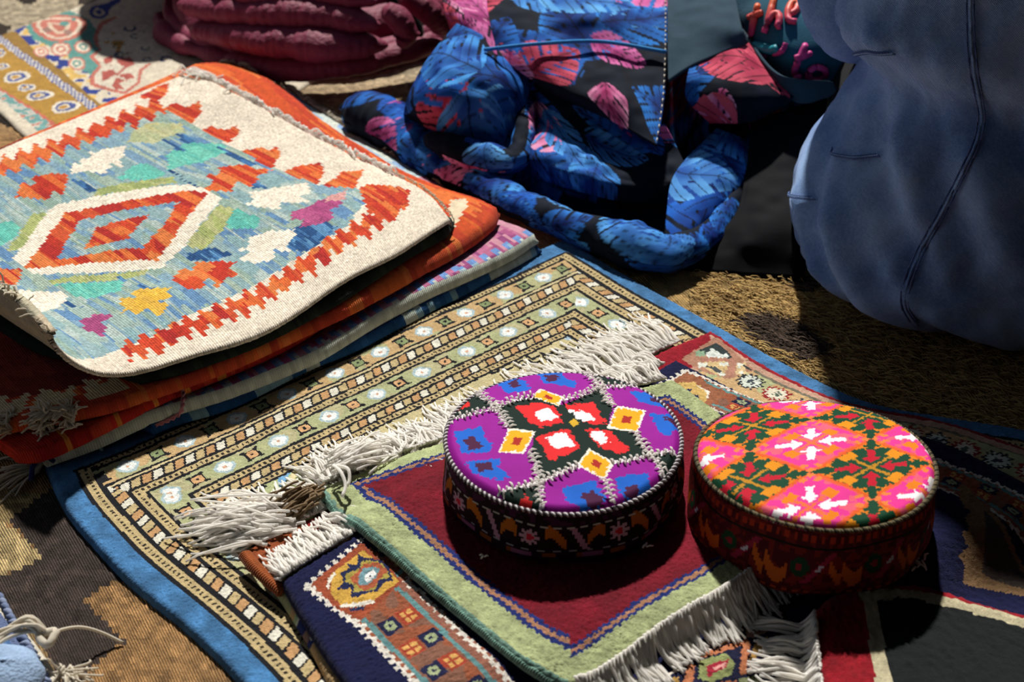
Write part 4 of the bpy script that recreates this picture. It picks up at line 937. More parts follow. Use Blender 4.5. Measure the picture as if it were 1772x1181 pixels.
def cap_stitches(root, c, zt):
    g = np.random.default_rng(8); P, R = [], []
    for line in CAP_LINES:
        pts = np.array([at(x, y, zt)[:2] for x, y in P1(line)]); n = max(5, int(np.linalg.norm(np.diff(pts, axis=0), axis=1).sum()/.0021)); e = catmull(pts, n)
        T = np.gradient(e, axis=0); T /= np.linalg.norm(T, axis=1, keepdims=True); Nn = np.c_[-T[:, 1], T[:, 0]]
        for i in range(n):
            sgn = 1 if i % 2 else -1; l = g.uniform(.0026, .0062)
            b = e[i]+Nn[i]*sgn*l+T[i]*g.uniform(-.001, .0012); a = e[i]-Nn[i]*sgn*.0004
            rr = max(np.linalg.norm(a-c[:2]), np.linalg.norm(b-c[:2]))/.0858
            if rr > .985: continue
            hz = lambda p: zt+.005*(1-(np.linalg.norm(p-c[:2])/.0858)**2)+.0016-.006*max(0, (np.linalg.norm(p-c[:2])/.0858-.93)/.07)**2
            P.append(np.array([[*a, hz(a)-.0004], [*(a*.5+b*.5), hz(a)+.0009], [*b, hz(b)-.0006]])); R.append(np.array([.0007, .0009, .0004]))
    tubes('stitching', P, R, M_YARN, root, sides=5)['kind'] = 'stuff'
cap_stitches(CAP1, c1, BZ+.040)
def paint_cap2(X, Y, c, rad):
    def f(x, y):
        z = c[2]
        for _ in range(6): p = at(1180+x/3.108, 660+y/3.108, z); z = c[2]+.085*(c[1]-p[1])
        return p[:2]
    o = f(690, 370); a = f(690+327, 370+117)-o; b = f(690+310, 370-177)-o
    Mi = np.linalg.inv(np.stack([a, b], 1)); jx = (vnoise(X, Y, 420, 3)-.5)*.0017; jy = (vnoise(X, Y, 420, 4)-.5)*.0017
    x = X+jx-o[0]; y = Y+jy-o[1]; p = Mi[0, 0]*x+Mi[0, 1]*y; q = Mi[1, 0]*x+Mi[1, 1]*y
    i = np.floor(p+.5); j = np.floor(q+.5); pk = ((i+j) % 2) == 0; p = p-i; q = q-j
    Xh = p+q; Yv = p-q; ax, ay = np.abs(Xh), np.abs(Yv); ap, aq = np.abs(p), np.abs(q)
    C = np.broadcast_to(hx('#d8368a'), X.shape+(3,)).copy()
    put(C, pk & (vnoise(X, Y, 200, 9) > .68), '#dc5a70')
    mx_, mn_ = np.maximum(ap, aq), np.minimum(ap, aq)
    put(C, pk & (mn_ < .022) & (mx_ < .24), '#dd6a3a'); put(C, pk & (np.abs(mx_-.32) < .07) & (mn_ < .095), '#d97818')
    put(C, pk & (mx_ > .47), '#d8583c'); put(C, pk & (mx_ > .40) & (mn_ > .27) & ((mn_ % .12) > .06), '#d97a3a')
    gr = ~pk; put(C, gr, '#12402a')
    put(C, gr & (mx_ > .415) & (mn_ > .19), '#cf7418'); put(C, gr & (mx_ > .31) & (mn_ > .26) & (mn_ < .33), '#cf7418'); put(C, gr & (mx_ > .465), '#d0561f')
    put(C, gr & (mx_ > .36) & (mx_ < .43) & (mn_ > .18) & (mn_ < .25), '#12402a')
    put(C, gr & (mn_ < .022) & (mx_ < .36), '#b07a1e'); put(C, gr & (np.abs(mx_-.385) < .075) & (mn_ < .10), '#d28418')
    for u_, v_ in ((ax, ay), (ay, ax)):
        put(C, pk & (u_ > .12) & (u_ < .32) & (v_ < (u_-.12)*.9), '#ece6e8'); put(C, pk & (u_ >= .28) & (u_ < .58) & (v_ < .065), '#ece6e8')
        put(C, gr & (u_ > .52) & (v_ < .075), '#12402a'); put(C, gr & (np.abs(u_-.74) < .045) & (v_ < .15), '#12402a')
        put(C, gr & (u_ > .15) & (u_ < .35) & (v_ < (u_-.15)*.9), '#b5162c'); put(C, gr & (u_ >= .3) & (u_ < .6) & (v_ < .065), '#b5162c')
    return C
def paint_wall2(s, h, t):
    C = np.broadcast_to(hx('#4a0d16'), s.shape+(3,)).copy(); u = (s % .05)/.05; hh = h-.55
    put(C, vnoise(s, h*.05, 300, 6) > .55, '#6c1c18')
    put(C, (np.abs(h-.12) < .05) & ((s % .006) < .003), '#a03018'); put(C, (np.abs(h-.25) < .012), '#141410'); put(C, np.abs(h-.9) < .012, '#141410')
    put(C, (np.abs(h-.95) < .03) & ((s % .007) < .0035), '#a8401c')
    put(C, (np.abs(hh-.2*np.sin(u*9)) < .12) & (u < .3), '#b45518'); put(C, (np.hypot((u-.45)*.05, hh*.04) < .006), '#173a24'); put(C, (np.hypot((u-.45)*.05, hh*.04) < .0022), '#8b1e2a')
    put(C, (np.abs((u-.7)+hh*.7) < .05) & (np.abs(hh) < .25), '#8a1f3a'); put(C, (np.abs((u-.7)+hh*.7) < .03) & (np.abs(hh) < .06), '#b4b6c8'); put(C, (np.abs(hh+.2*np.sin(u*11)) < .1) & (u > .82), '#b45518')
    return C
CAP2, c2 = cap('skull_cap', (1411, 790), BZ+.043, .0838, paint_cap2, paint_wall2, 'pink, orange and green embroidered skull cap with arrow motifs, right of the purple one', lambda a, i: ('#6a6048' if i % 3 else '#2e281c'), BZ-.009, wall_out=.004, dome=.006, tilt=.085)

# ------------------------------------------------------------------ lint on the rugs
def lint(pxy, z, n, size, label, seed):
    g = np.random.default_rng(seed); p = at(*pxy, z); P, R = [], []
    for i in range(n):
        d = g.normal(0, 1, 3); d[2] *= .3; d /= np.linalg.norm(d); q0 = p+g.normal(0, size*.25, 3)*(1, 1, .1); 
        P.append(np.array([q0, q0+d*size*.5+(0, 0, .001), q0+d*size*g.uniform(.7, 1)+g.normal(0, size*.1, 3)*(1, 1, .1)])); R.append(np.array([.0007, .0009, .0005]))
    o = tubes('lint', P, R, M_YARN, None, sides=4); tag(o, label, 'lint'); o['kind'] = 'stuff'
lint((1588, 974), .037, 9, .010, 'scrap of white lint on the navy rug beside the pink cap', 61)
lint((838, 962), .046, 3, .003, 'tiny speck of white lint on the maroon mat before the purple cap', 62)
lint((1118, 948), .046, 3, .005, 'white thread scrap on the maroon mat beside the purple cap', 63)

# ------------------------------------------------------------------ small woven blue bag corner, lower left
def paint_blueend(g):
    edges(g); C = streaks(g, ['#4a6c96', '#5b7da6', '#38588a', '#7f93b0'], 97, (.006, .02)); put(C, g.dR < .0062, '#c9c2b2'); put(C, (g.dR > .0062) & (g.dR < .013), '#5f6c8f'); return C
r = rug_shape([(-160, 1000), (-40, 985), (8, 1040)], [(-160, 1000), (-160, 1290)], [(8, 1040), (58, 1108), (100, 1160), (150, 1240)], [(-160, 1290), (150, 1240)], .012, .0018)
BE = r
rug_build('blue_woven_rug', r, paint_blueend, M_FLAT, .009, 'blue woven rug end with cream cord edge and knotted warp, lower left corner', fuzz=.0002)
P, C = [], []
for i in range(0, BE.nv-4, 4):
    e = BE.top[-7, i]; e2 = BE.top[-13, i]; d = (e2-e); dd = d/np.linalg.norm(d); P.append(np.array([e-dd*.001, (e+e2)/2+(0, 0, .0024), e2+dd*.001])); C.append(hx('#6a7796' if i % 8 else '#7f8aa6'))
tubes('beaded_edge', P, [np.array([.0014, .0026, .0014])]*len(P), M_PLAINC, BE.obj, sides=6, cols=C)['kind'] = 'stuff'
kn = at(85, 1108, .022)
P = []; g_ = np.random.default_rng(6)
for i in range(9):
    P.append(catmull(np.array([kn+g_.normal(0, .002, 3), kn+(-.012+g_.normal(0, .003), .006+g_.normal(0, .003), .010+g_.normal(0, .002)), kn+(-.03+g_.normal(0, .004), -.004+g_.normal(0, .005), .006), kn+(-.04+g_.normal(0, .008), -.022+g_.normal(0, .006), .001)]), 16))
P.append(catmull(np.array([kn, at(92, 1098, .026), at(108, 1090, .024), at(140, 1086, .020), at(175, 1095, .012), at(213, 1113, .003)]), 24))
P.append(catmull(np.array([kn, kn+(.004, .006, .004), kn+(.002, -.008, .003), kn+(-.006, 0, .004), kn+(.003, .003, .005)]), 14))
tubes('knotted_warp', P, [.0013]*9+[.0011, .003], M_YARN2, BE.obj, sides=6)['kind'] = 'stuff'
tuft('yarn_tuft', BE.obj, at(118, 1165, .012), 40, .02, (.5, -.5, .2), M_YARN2, 64, .001)
# pale blue felt ball at the corner
V = []; nu_, nv_ = 24, 16
for i in range(nv_+1):
    for k in range(nu_):
        a = k/nu_*2*math.pi; b = i/nv_*math.pi; rr_ = .026*(1+.06*math.sin(3*a+2*b)+.03*math.sin(7*a)*math.sin(b))
        V.append((rr_*math.sin(b)*math.cos(a), rr_*math.sin(b)*math.sin(a), .62*rr_*math.cos(b)))
V = np.array(V)+at(8, 1176, .024); idx = np.arange((nv_+1)*nu_).reshape(nv_+1, nu_); nx = np.roll(idx, -1, 1)
M_FELT = textile('pale_blue_felt', color='#8fa6c4', noise=500, bump=.8, bdist=.002)
tag(link('felt_pouch', mesh('felt_pouch', V, np.stack([idx[:-1], idx[1:], nx[1:], nx[:-1]], -1).reshape(-1, 4)), M_FELT), 'pale blue fuzzy felt bundle on the blue woven rug end', 'felt')
# ------------------------------------------------------------------ cloth sheets
def net(rows, n, m):
    """bicubic resample of a control net rows[i][j] = (px, py, z) surveyed points"""
    G = np.array([[at(*p) if len(p) == 3 else np.array(p[:3]) for p in r] for r in rows], float)
    return netw(G, n, m)
def netw(G, n, m):
    A = np.stack([catmull(G[i], m) for i in range(G.shape[0])]); return np.stack([catmull(A[:, j], n) for j in range(m)], 1)
def sheet(name, G, col, mat, parent, thick=.002, folds=.0, fs=30, seed=0):
    n, m = G.shape[:2]; N_ = grid_normals(G)
    if N_[..., 2].mean() < 0: N_ = -N_
    if folds:
        f = (vnoise(G[..., 0]+G[..., 2], G[..., 1]*.5-G[..., 2], fs, seed)-.5)*folds+(vnoise(G[..., 0], G[..., 1]+G[..., 2], fs*2.3, seed+1)-.5)*folds*.4
        e = np.minimum(np.minimum(np.arange(n), n-1-np.arange(n))[:, None]/n, np.minimum(np.arange(m), m-1-np.arange(m))[None]/m)
        G = G+N_*(f*np.clip(e*12, .15, 1))[..., None]; N_ = grid_normals(G); N_ = -N_ if N_[..., 2].mean() < 0 else N_
    B = G-N_*thick; k = n*m; idx = np.arange(k).reshape(n, m)
    q = np.stack([idx[:-1, :-1], idx[1:, :-1], idx[1:, 1:], idx[:-1, 1:]], -1).reshape(-1, 4)
    ring = np.r_[idx[:, 0], idx[-1, 1:], idx[-2::-1, -1], idx[0, -2:0:-1]]; b = np.roll(ring, -1)
    F = np.concatenate([q, q[:, ::-1]+k, np.stack([b, ring, ring+k, b+k], -1)])
    c = col.reshape(-1, 3)
    me = mesh(name, np.concatenate([G.reshape(-1, 3), B.reshape(-1, 3)]), F, np.concatenate([c, c]))
    return link(name, me, mat, parent), G
def arcs(G):
    s = np.r_[0, np.cumsum(np.linalg.norm(np.diff(G, axis=0), axis=2).mean(1))]; t = np.r_[0, np.cumsum(np.linalg.norm(np.diff(G, axis=1), axis=2).mean(0))]
    return np.meshgrid(s, t, indexing='ij')
LEAFP = [('#081f5c', '#2f7fd4'), ('#0c2c78', '#4a9ae2'), ('#0a2468', '#1f62c0'), ('#103a8c', '#62a8e2'), ('#081f5c', '#2a70c8'), ('#7d1a55', '#e07ab4'), ('#153c86', '#4a90d8'), ('#a02a62', '#eda6c8'), ('#8d2440', '#d0566a'), ('#123a86', '#56a0e4')]
def leaves(S_, T_, seed, n=None, size=(.07, .115), pink=.25, bg='#0f1624', dens=1.):
    g = np.random.default_rng(seed); C = np.broadcast_to(hx(bg), S_.shape+(3,)).copy(); C *= (.85+.3*vnoise(S_, T_, 90, seed))[..., None]
    A_ = (S_.max()-S_.min()+.04)*(T_.max()-T_.min()+.04); n = n or int(A_/.0062*dens)+3
    for i in range(n):
        c = (g.uniform(S_.min()-.02, S_.max()+.02), g.uniform(T_.min()-.02, T_.max()+.02)); a = g.uniform(0, 6.28); L = g.uniform(*size)
        x = ((S_-c[0])*math.cos(a)+(T_-c[1])*math.sin(a))/L+.5; y = (-(S_-c[0])*math.sin(a)+(T_-c[1])*math.cos(a))/L
        y = y+.06*np.sin(x*3); w_ = .40*np.sin(np.clip(x, 0, 1)**.75*math.pi)**.8; ab = np.abs(y)
        k = (x > 0) & (x < 1) & (ab < w_)
        if not k.any(): continue
        fr = ((x*3.6-ab*3.0+i*.37) % 1); slit = (fr < .2) & (ab > w_*(.22+.3*((i*7) % 3)/3)); vein = (np.abs(fr-.6) < .035) | (ab < .010)
        hole = (np.abs(fr-.5) < .12) & (np.abs(ab-w_*.28) < .02)
        k = k & ~slit & ~hole
        pal = [p for p in LEAFP if (p[0][1] in '78a')] if g.random() < pink else [p for p in LEAFP if not (p[0][1] in '78a')]
        d, l = pal[g.integers(len(pal))]; tt = np.clip(.25+.6*ab/np.maximum(w_, .01)+.7*(vnoise(S_, T_, 60, i)-.5)+.25*(fr-.5), 0, 1)[..., None]
        col = hx(d)*(1-tt)+hx(l)*tt; col = np.where(vein[..., None], col*.55, col)
        C[k] = col[k]
    return C
def pad_face(C):
    return C
FJ = empty('printed_jacket', at(1000, 330, 0), 'blue tropical leaf print jacket with pink accents, heaped on the floor behind the caps', 'jacket')
def fpart(name, rows, n, m, seed, pink=.25, folds=.008, thick=.003, plain=None, dens=1., mat=None, size=(.07, .115)):
    n, m = int(n*1.25), int(m*1.25); G = net(rows, n, m); S_, T_ = arcs(G)
    col = np.broadcast_to(hx(plain), S_.shape+(3,)).copy() if plain else leaves(S_, T_, seed, pink=pink, dens=dens, size=size)
    return sheet(name, G, col, mat or M_PRINT, FJ, thick, folds, 26, seed)
# the slumped body of the jacket
fpart('jacket_body', [[(690, 240, .004), (800, 300, .004), (900, 352, .004), (1050, 405, .004), (1130, 425, .004), (1240, 375, .004), (1320, 300, .004), (1400, 235, .004)],
                      [(715, 215, .020), (810, 262, .018), (905, 310, .014), (1040, 365, .012), (1140, 385, .012), (1250, 320, .012), (1335, 255, .012), (1410, 205, .02)],
                      [(735, 150, .055), (830, 195, .05), (920, 240, .035), (1035, 270, .03), (1150, 290, .03), (1255, 235, .04), (1335, 195, .06), (1415, 175, .07)],
                      [(770, 70, .095), (850, 100, .09), (945, 150, .07), (1045, 170, .07), (1150, 180, .07), (1245, 150, .09), (1310, 140, .10), (1410, 150, .10)],
                      [(790, -10, .125), (860, 10, .125), (950, 40, .115), (1050, 40, .12), (1150, 40, .12), (1240, 40, .13), (1300, 60, .13), (1405, 110, .115)],
                      [(800, -90, .14), (870, -90, .145), (960, -90, .15), (1060, -90, .15), (1160, -90, .15), (1250, -80, .16), (1330, -60, .15), (1410, 20, .12)],
                      [(800, -190, .10), (870, -190, .10), (960, -190, .10), (1060, -190, .10), (1160, -190, .10), (1250, -190, .10), (1350, -170, .10), (1440, -80, .06)],
                      [(790, -160, .0), (870, -190, .0), (960, -190, .0), (1060, -190, .0), (1160, -190, .0), (1260, -190, .0), (1370, -170, .0), (1460, -70, .0)]], 150, 170, 101, pink=.1, folds=.016, dens=1.2)
fpart('front_flap', [[(785, -50, .150), (900, -60, .160), (1030, -60, .168), (1156, -60, .168)], [(805, 20, .140), (910, 15, .152), (1035, 25, .158), (1155, 20, .156)], [(845, 82, .122), (930, 78, .134), (1040, 74, .138), (1154, 90, .136)],
                     [(945, 155, .100), (985, 160, .108), (1050, 168, .112), (1150, 170, .112)], [(1000, 184, .088), (1040, 202, .090), (1090, 226, .090), (1136, 252, .086)]], 120, 110, 102, pink=.34, folds=.007, dens=1.4)
fpart('side_panel', [[(860, 120, .082), (950, 150, .094), (1050, 190, .090), (1150, 215, .086)], [(905, 200, .064), (960, 220, .070), (1060, 250, .066), (1175, 262, .064)], [(893, 262, .050), (970, 290, .052), (1070, 312, .050), (1195, 312, .050)], [(898, 298, .030), (980, 326, .030), (1080, 350, .028), (1185, 354, .026)]], 90, 110, 103, pink=.1, folds=.012, dens=1.5)
fpart('sleeve', [[(790, 40, .135), (830, 58, .134), (870, 88, .118), (925, 142, .094)], [(735, 108, .106), (792, 108, .126), (850, 140, .112), (912, 170, .086)], [(707, 165, .080), (770, 170, .100), (840, 192, .086), (907, 212, .064)], [(697, 203, .046), (760, 230, .050), (830, 252, .044), (892, 267, .036)]], 90, 90, 104, pink=.08, folds=.010, dens=1.6)
fpart('collar', [[(762, -40, .145), (800, -40, .152), (840, -40, .156)], [(768, 14, .136), (800, 18, .144), (845, 25, .146)], [(782, 62, .112), (815, 76, .122), (860, 96, .122)]], 60, 50, 105, pink=.95, folds=.004, dens=1.8)
fpart('cuff_panel', [[(1195, 108, .136), (1248, 88, .142), (1296, 74, .144)], [(1188, 140, .126), (1268, 132, .134), (1340, 128, .128)], [(1188, 172, .108), (1285, 178, .116), (1373, 168, .110)], [(1228, 214, .082), (1285, 214, .090), (1316, 206, .086)]], 70, 80, 106, pink=.3, folds=.005, dens=1.8)
fpart('lower_panel', [[(1240, 222, .066), (1282, 238, .064), (1304, 262, .060)], [(1168, 300, .056), (1232, 300, .058), (1298, 305, .050)], [(1153, 372, .040), (1202, 378, .042), (1262, 352, .034)], [(1150, 444, .020), (1174, 444, .022), (1226, 412, .020)]], 90, 60, 107, pink=.12, folds=.006, dens=1.7)
M_LIN = textile('slate_lining', color='#2a4150', noise=500, bump=.25, bdist=.0006, vary=.15, rough=.8, sheen=.05)
fpart('lining_and_shade', [[(1155, -60, .176), (1220, -60, .184), (1262, -60, .184)], [(1155, 40, .154), (1225, 40, .162), (1284, 48, .160)], [(1156, 140, .122), (1200, 112, .136), (1294, 76, .145)]], 50, 50, 108, plain='#2a4150', folds=.005, mat=M_LIN)
fpart('lining_and_shade', [[(1286, 50, .150), (1350, 128, .132), (1440, 142, .124)], [(1296, 76, .140), (1362, 150, .120), (1445, 156, .116)], [(1300, 90, .120), (1374, 174, .104), (1430, 166, .108)]], 30, 60, 109, plain='#26323c', folds=.003, mat=M_LIN)
fpart('lining_and_shade', [[(1300, 212, .080), (1360, 190, .090), (1432, 168, .100)], [(1290, 300, .054), (1350, 290, .060), (1416, 280, .060)], [(1262, 385, .032), (1335, 388, .038), (1398, 392, .038)], [(1150, 462, .003), (1290, 478, .003), (1392, 486, .003)]], 40, 40, 110, plain='#0b0c11', folds=.010)  # black sheet added in place of shade on the floor beside the denim
def roll(name, spec, seed, pink, NR=320):
    c = catmull(np.array([[*at(x, y, z), r_] for x, y, z, r_ in spec]), NR); P = c[:, :3]; R = c[:, 3]
    T = np.gradient(P, axis=0); T /= np.linalg.norm(T, axis=1, keepdims=True); A = np.cross(T, [0, 0, 1.]); A /= np.linalg.norm(A, axis=1, keepdims=True); B = np.cross(A, T)
    k = 56; th = np.arange(k+1)/k*2*math.pi; s = np.r_[0, np.cumsum(np.linalg.norm(np.diff(P, axis=0), axis=1))]
    Sg, Tg = np.meshgrid(s, th, indexing='ij'); dis = 1+.22*(vnoise(Sg, np.cos(Tg)*.02+.05, 55, seed)-.5)+.12*(vnoise(Sg+np.sin(Tg)*.01, Tg*.01, 130, seed+1)-.5)
    taper = np.minimum(1, np.sqrt(np.clip(np.minimum(np.arange(NR), NR-1-np.arange(NR))/18, .02, 1)))[:, None]
    V = P[:, None]+(R[:, None]*dis*taper)[..., None]*(A[:, None]*np.cos(Tg)[..., None]+B[:, None]*np.sin(Tg)[..., None]*.85)
    idx = np.arange(NR*(k+1)).reshape(NR, k+1); q = np.stack([idx[:-1, :-1], idx[:-1, 1:], idx[1:, 1:], idx[1:, :-1]], -1).reshape(-1, 4)
    sc, tc = np.meshgrid(s, th*.024, indexing='ij')
    return link(name, mesh(name, V.reshape(-1, 3), q, leaves(sc, tc, seed, pink=pink, dens=1.5, size=(.06, .09)).reshape(-1, 3)), M_PRINT, FJ)
roll('hem', [(588, 186, .026, .016), (615, 188, .028, .030), (680, 220, .027, .031), (760, 280, .024, .025), (850, 328, .020, .020), (950, 376, .020, .018), (1040, 408, .022, .022), (1105, 428, .025, .027), (1158, 440, .022, .020), (1225, 402, .022, .017), (1280, 330, .032, .018), (1302, 258, .046, .016)], 121, .2)
roll('hem', [(735, 236, .046, .010), (790, 258, .046, .019), (850, 278, .042, .021), (892, 276, .046, .015), (906, 228, .062, .012), (914, 160, .082, .008)], 122, .35)
M_BPIPE = textile('blue_piping', color='#3b86c8', noise=600)
tubes('piping', [catmull(np.array([at(838, 86, .128), at(930, 76, .140), at(1040, 72, .144), at(1153, 90, .141)]), 30)], [.0022], M_BPIPE, FJ, sides=6)
st = catmull(np.array([at(1152, -20, .168), at(1151, 90, .140), at(1147, 170, .116), at(1136, 248, .091)]), 120)
tubes('seam_stitching', [st[i:i+3] for i in range(0, 117, 4)], [.0007]*30, M_YARN2, FJ, sides=4)['kind'] = 'stuff'

# ------------------------------------------------------------------ burgundy quilted jacket
M_NYLON = textile('burgundy_nylon', color='#7d2c46', noise=160, bump=.5, bdist=.004, vary=.12, rough=.62, sheen=.0, spec=.25)
def puffer():
    c0 = np.array([-.275, 1.965]); root = empty('down_jacket', (c0[0], c0[1], 0), 'burgundy quilted down jacket with horizontal baffles, beyond the kilim fringe', 'jacket')
    na = 280; rx0, ry0 = .218, .258; th = np.arange(na)/na*2*math.pi
    ring = [(1.0, .014), (.95, .036), (.80, .066), (.60, .092), (.42, .110), (.22, .120), (.02, .122)]
    for b in range(len(ring)-1):
        (s0, z0), (s1, z1) = ring[b], ring[b+1]; k = 16; tt = np.linspace(-.02, 1.02, k); Tt, A = np.meshgrid(tt, th, indexing='ij')
        wv = 1+.035*np.sin(2*A+.8)+.02*np.sin(3*A+b)+.03*(vnoise(A*3, A*0, 1, 70+b)-.5)
        sc = (s0+(s1-s0)*Tt)*wv; z = z0+(z1-z0)*Tt
        nrm = np.array([(z1-z0), (s0-s1)*.24]); nrm /= np.linalg.norm(nrm)
        bul = (.009 if b else .012)*np.sin(np.clip(Tt, 0, 1)*math.pi)**.6
        edge = 1-np.sin(np.clip(Tt, 0, 1)*math.pi)
        pk = (.0030*np.sin(A*36+b*1.7+5*vnoise(A*2, A*0, 1, b))*edge+.007*(vnoise(A*4, Tt*1.5+b*7, 1, 40+b)-.5))*np.sin(np.clip(Tt, 0, 1)*math.pi)**.4
        h = bul+pk
        X = c0[0]+(rx0*sc+h*nrm[0])*np.cos(A); Y = c0[1]+(ry0*sc+h*nrm[0])*np.sin(A); Z = z+h*nrm[1]+.010*np.sin(A*2+2.2)*(1-s0)
        idx = np.arange(k*na).reshape(k, na); nx = np.roll(idx, -1, 1)
        link('baffle', mesh('baffle', np.stack([X, Y, Z], -1).reshape(-1, 3), np.stack([idx[:-1], nx[:-1], nx[1:], idx[1:]], -1).reshape(-1, 4)), M_NYLON, root)
    a = np.linspace(-2.9, -.25, 90); r_ = .0125+.003*np.sin(a*9)+.002*np.sin(a*23)
    wv = 1+.035*np.sin(2*a+.8)
    P = np.c_[c0[0]+(rx0*wv+.004)*np.cos(a), c0[1]+(ry0*wv+.004)*np.sin(a), .016+.004*np.sin(a*5)]
    tubes('hem', [P], [r_], M_NYLON, root, sides=14)
    def puff(spec, seed, name='baffle'):
        n = 150; c = catmull(np.array([[*at(x, y, z), r_] for x, y, z, r_ in spec]), n); P = c[:, :3]; R = c[:, 3]; k = 40
        T = np.gradient(P, axis=0); T /= np.linalg.norm(T, axis=1, keepdims=True); A = np.cross(T, [0, 0, 1.]); A /= np.linalg.norm(A, axis=1, keepdims=True); B = np.cross(A, T)
        th = np.arange(k)/k*2*math.pi; s_ = np.r_[0, np.cumsum(np.linalg.norm(np.diff(P, axis=0), axis=1))]; Sg, Tg = np.meshgrid(s_, th, indexing='ij')
        tap = np.sqrt(np.clip(np.minimum(np.arange(n), n-1-np.arange(n))/14, .01, 1))[:, None]
        dis = 1+.18*(vnoise(Sg, np.cos(Tg)*.012+.1, 45, seed)-.5)+.10*(vnoise(Sg+.006*np.sin(Tg), np.sin(Tg)*.01+.3, 110, seed+1)-.5)+.12*(vnoise(Sg*1.0, np.cos(Tg)*.004, 260, seed+2)-.5)*np.abs(np.cos(Tg))
        V = P[:, None]+(R[:, None]*dis*tap)[..., None]*(A[:, None]*np.cos(Tg)[..., None]*1.15+B[:, None]*np.sin(Tg)[..., None]*.8)
        idx = np.arange(n*k).reshape(n, k); nx = np.roll(idx, -1, 1)
        link(name, mesh(name, V.reshape(-1, 3), np.stack([idx[:-1], nx[:-1], nx[1:], idx[1:]], -1).reshape(-1, 4)), M_NYLON, root)
    puff([(320, -44, .100, .016), (430, -16, .112, .022), (540, -16, .120, .023), (652, 2, .118, .014)], 201)
    puff([(310, 6, .076, .016), (420, 20, .090, .022), (540, 24, .098, .024), (658, 44, .092, .015)], 203)
    puff([(330, 48, .054, .015), (440, 66, .066, .023), (560, 76, .070, .025), (672, 78, .064, .015)], 205)
    puff([(390, 98, .032, .014), (490, 116, .034, .020), (590, 110, .038, .020), (690, 92, .040, .017), (768, 70, .042, .012)], 207, 'hem')
    puff([(662, 14, .11, .012), (690, 34, .095, .018), (705, 60, .075, .016), (690, 78, .06, .010)], 209)
    puff([(690, -10, .11, .014), (730, 10, .095, .020), (760, 40, .07, .017), (770, 62, .05, .010)], 211)
    # sleeves bunched high out of view, added to shade the far left side
    for pts, r0 in (([(-.47, 1.90, .08), (-.53, 2.00, .15), (-.52, 2.11, .20), (-.44, 2.18, .20), (-.36, 2.16, .12)], .075), ([(-.30, 2.16, .10), (-.40, 2.18, .20), (-.52, 2.12, .16), (-.58, 2.02, .07)], .07)):
        t = np.linspace(0, 1, 110); c = catmull(np.array(pts), 110); tubes('sleeve', [c], [r0*(.8+.28*np.abs(np.sin(t*math.pi*8))**.7)*np.minimum(1, np.sqrt(np.clip(np.minimum(t, 1-t)*12, .02, 1)))], M_NYLON, root, sides=30)
    M_ZIP = textile('black_zip', color='#141216', noise=300, rough=.5)
    q = np.linspace(0, 1, 40); a0 = -.80+.04*np.sin(q*18); sc = 1.0-.8*q; zz = np.interp(sc, [r_[0] for r_ in ring[::-1]], [r_[1] for r_ in ring[::-1]])+.006
    tubes('zip', [np.c_[c0[0]+rx0*sc*np.cos(a0), c0[1]+ry0*sc*np.sin(a0), zz]], [.006], M_ZIP, root, sides=6)
    return root
puffer()

# ------------------------------------------------------------------ teal garment with puffy lettering
M_TEAL = textile('teal_fleece', noise=500, bump=.3, bdist=.001, vary=.15, sheen=.15)
TJ = empty('teal_sweatshirt', at(1370, 120, 0), 'teal sweatshirt with puffy orange and pink lettering, between the printed jacket and denim shirt', 'sweatshirt')
G = net([[(1225, -90, .20), (1310, -100, .215), (1400, -100, .215), (1500, -90, .20)], [(1262, -10, .172), (1330, -15, .19), (1410, -15, .19), (1500, -10, .18)], [(1288, 50, .150), (1345, 48, .168), (1415, 50, .168), (1500, 60, .155)], [(1320, 100, .130), (1370, 105, .142), (1420, 108, .140), (1490, 110, .130)], [(1350, 150, .09), (1390, 155, .10), (1440, 150, .10), (1490, 145, .09)], [(1370, 200, .0), (1400, 205, .0), (1440, 200, .0), (1490, 190, .0)]], 60, 60)
S_, T_ = arcs(G); tcol = np.broadcast_to(hx('#0e4c66'), S_.shape+(3,)).copy(); n_ = vnoise(S_, T_, 26, 5); tcol = tcol*(1-n_[..., None]*.5)+hx('#12707e')*n_[..., None]*.5
sheet('front', G, tcol, M_TEAL, TJ, .004, .004, 20, 3)
bk = net([[(1225, -90, .20), (1310, -100, .215), (1400, -100, .215), (1500, -90, .20)], [(1240, -150, .16), (1310, -160, .18), (1400, -160, .18), (1510, -150, .16)], [(1250, -170, .0), (1310, -180, .0), (1400, -180, .0), (1520, -170, .0)]], 20, 20)
S_, T_ = arcs(bk); sheet('back', bk, np.broadcast_to(hx('#0e4c66'), S_.shape+(3,)).copy(), M_TEAL, TJ, .004)
def surf(px, py):
    """point of the teal front seen at this survey position"""
    best = None
    d = np.array([(px-886)/CF, math.cos(CP)+(590.5-py)/CF*math.sin(CP), -math.sin(CP)+(590.5-py)/CF*math.cos(CP)]); d /= np.linalg.norm(d)
    v = G.reshape(-1, 3)-np.array([0, 0, CH]); t = v@d; dist = np.linalg.norm(v-t[:, None]*d, axis=1)
    i = np.argsort(dist)[:4]; tt = t[i].mean(); return np.array([0, 0, CH])+d*(tt-.003)
M_LET = textile('puff_print', noise=300, bump=.1, vary=.05, rough=.5, sheen=0, spec=.4)
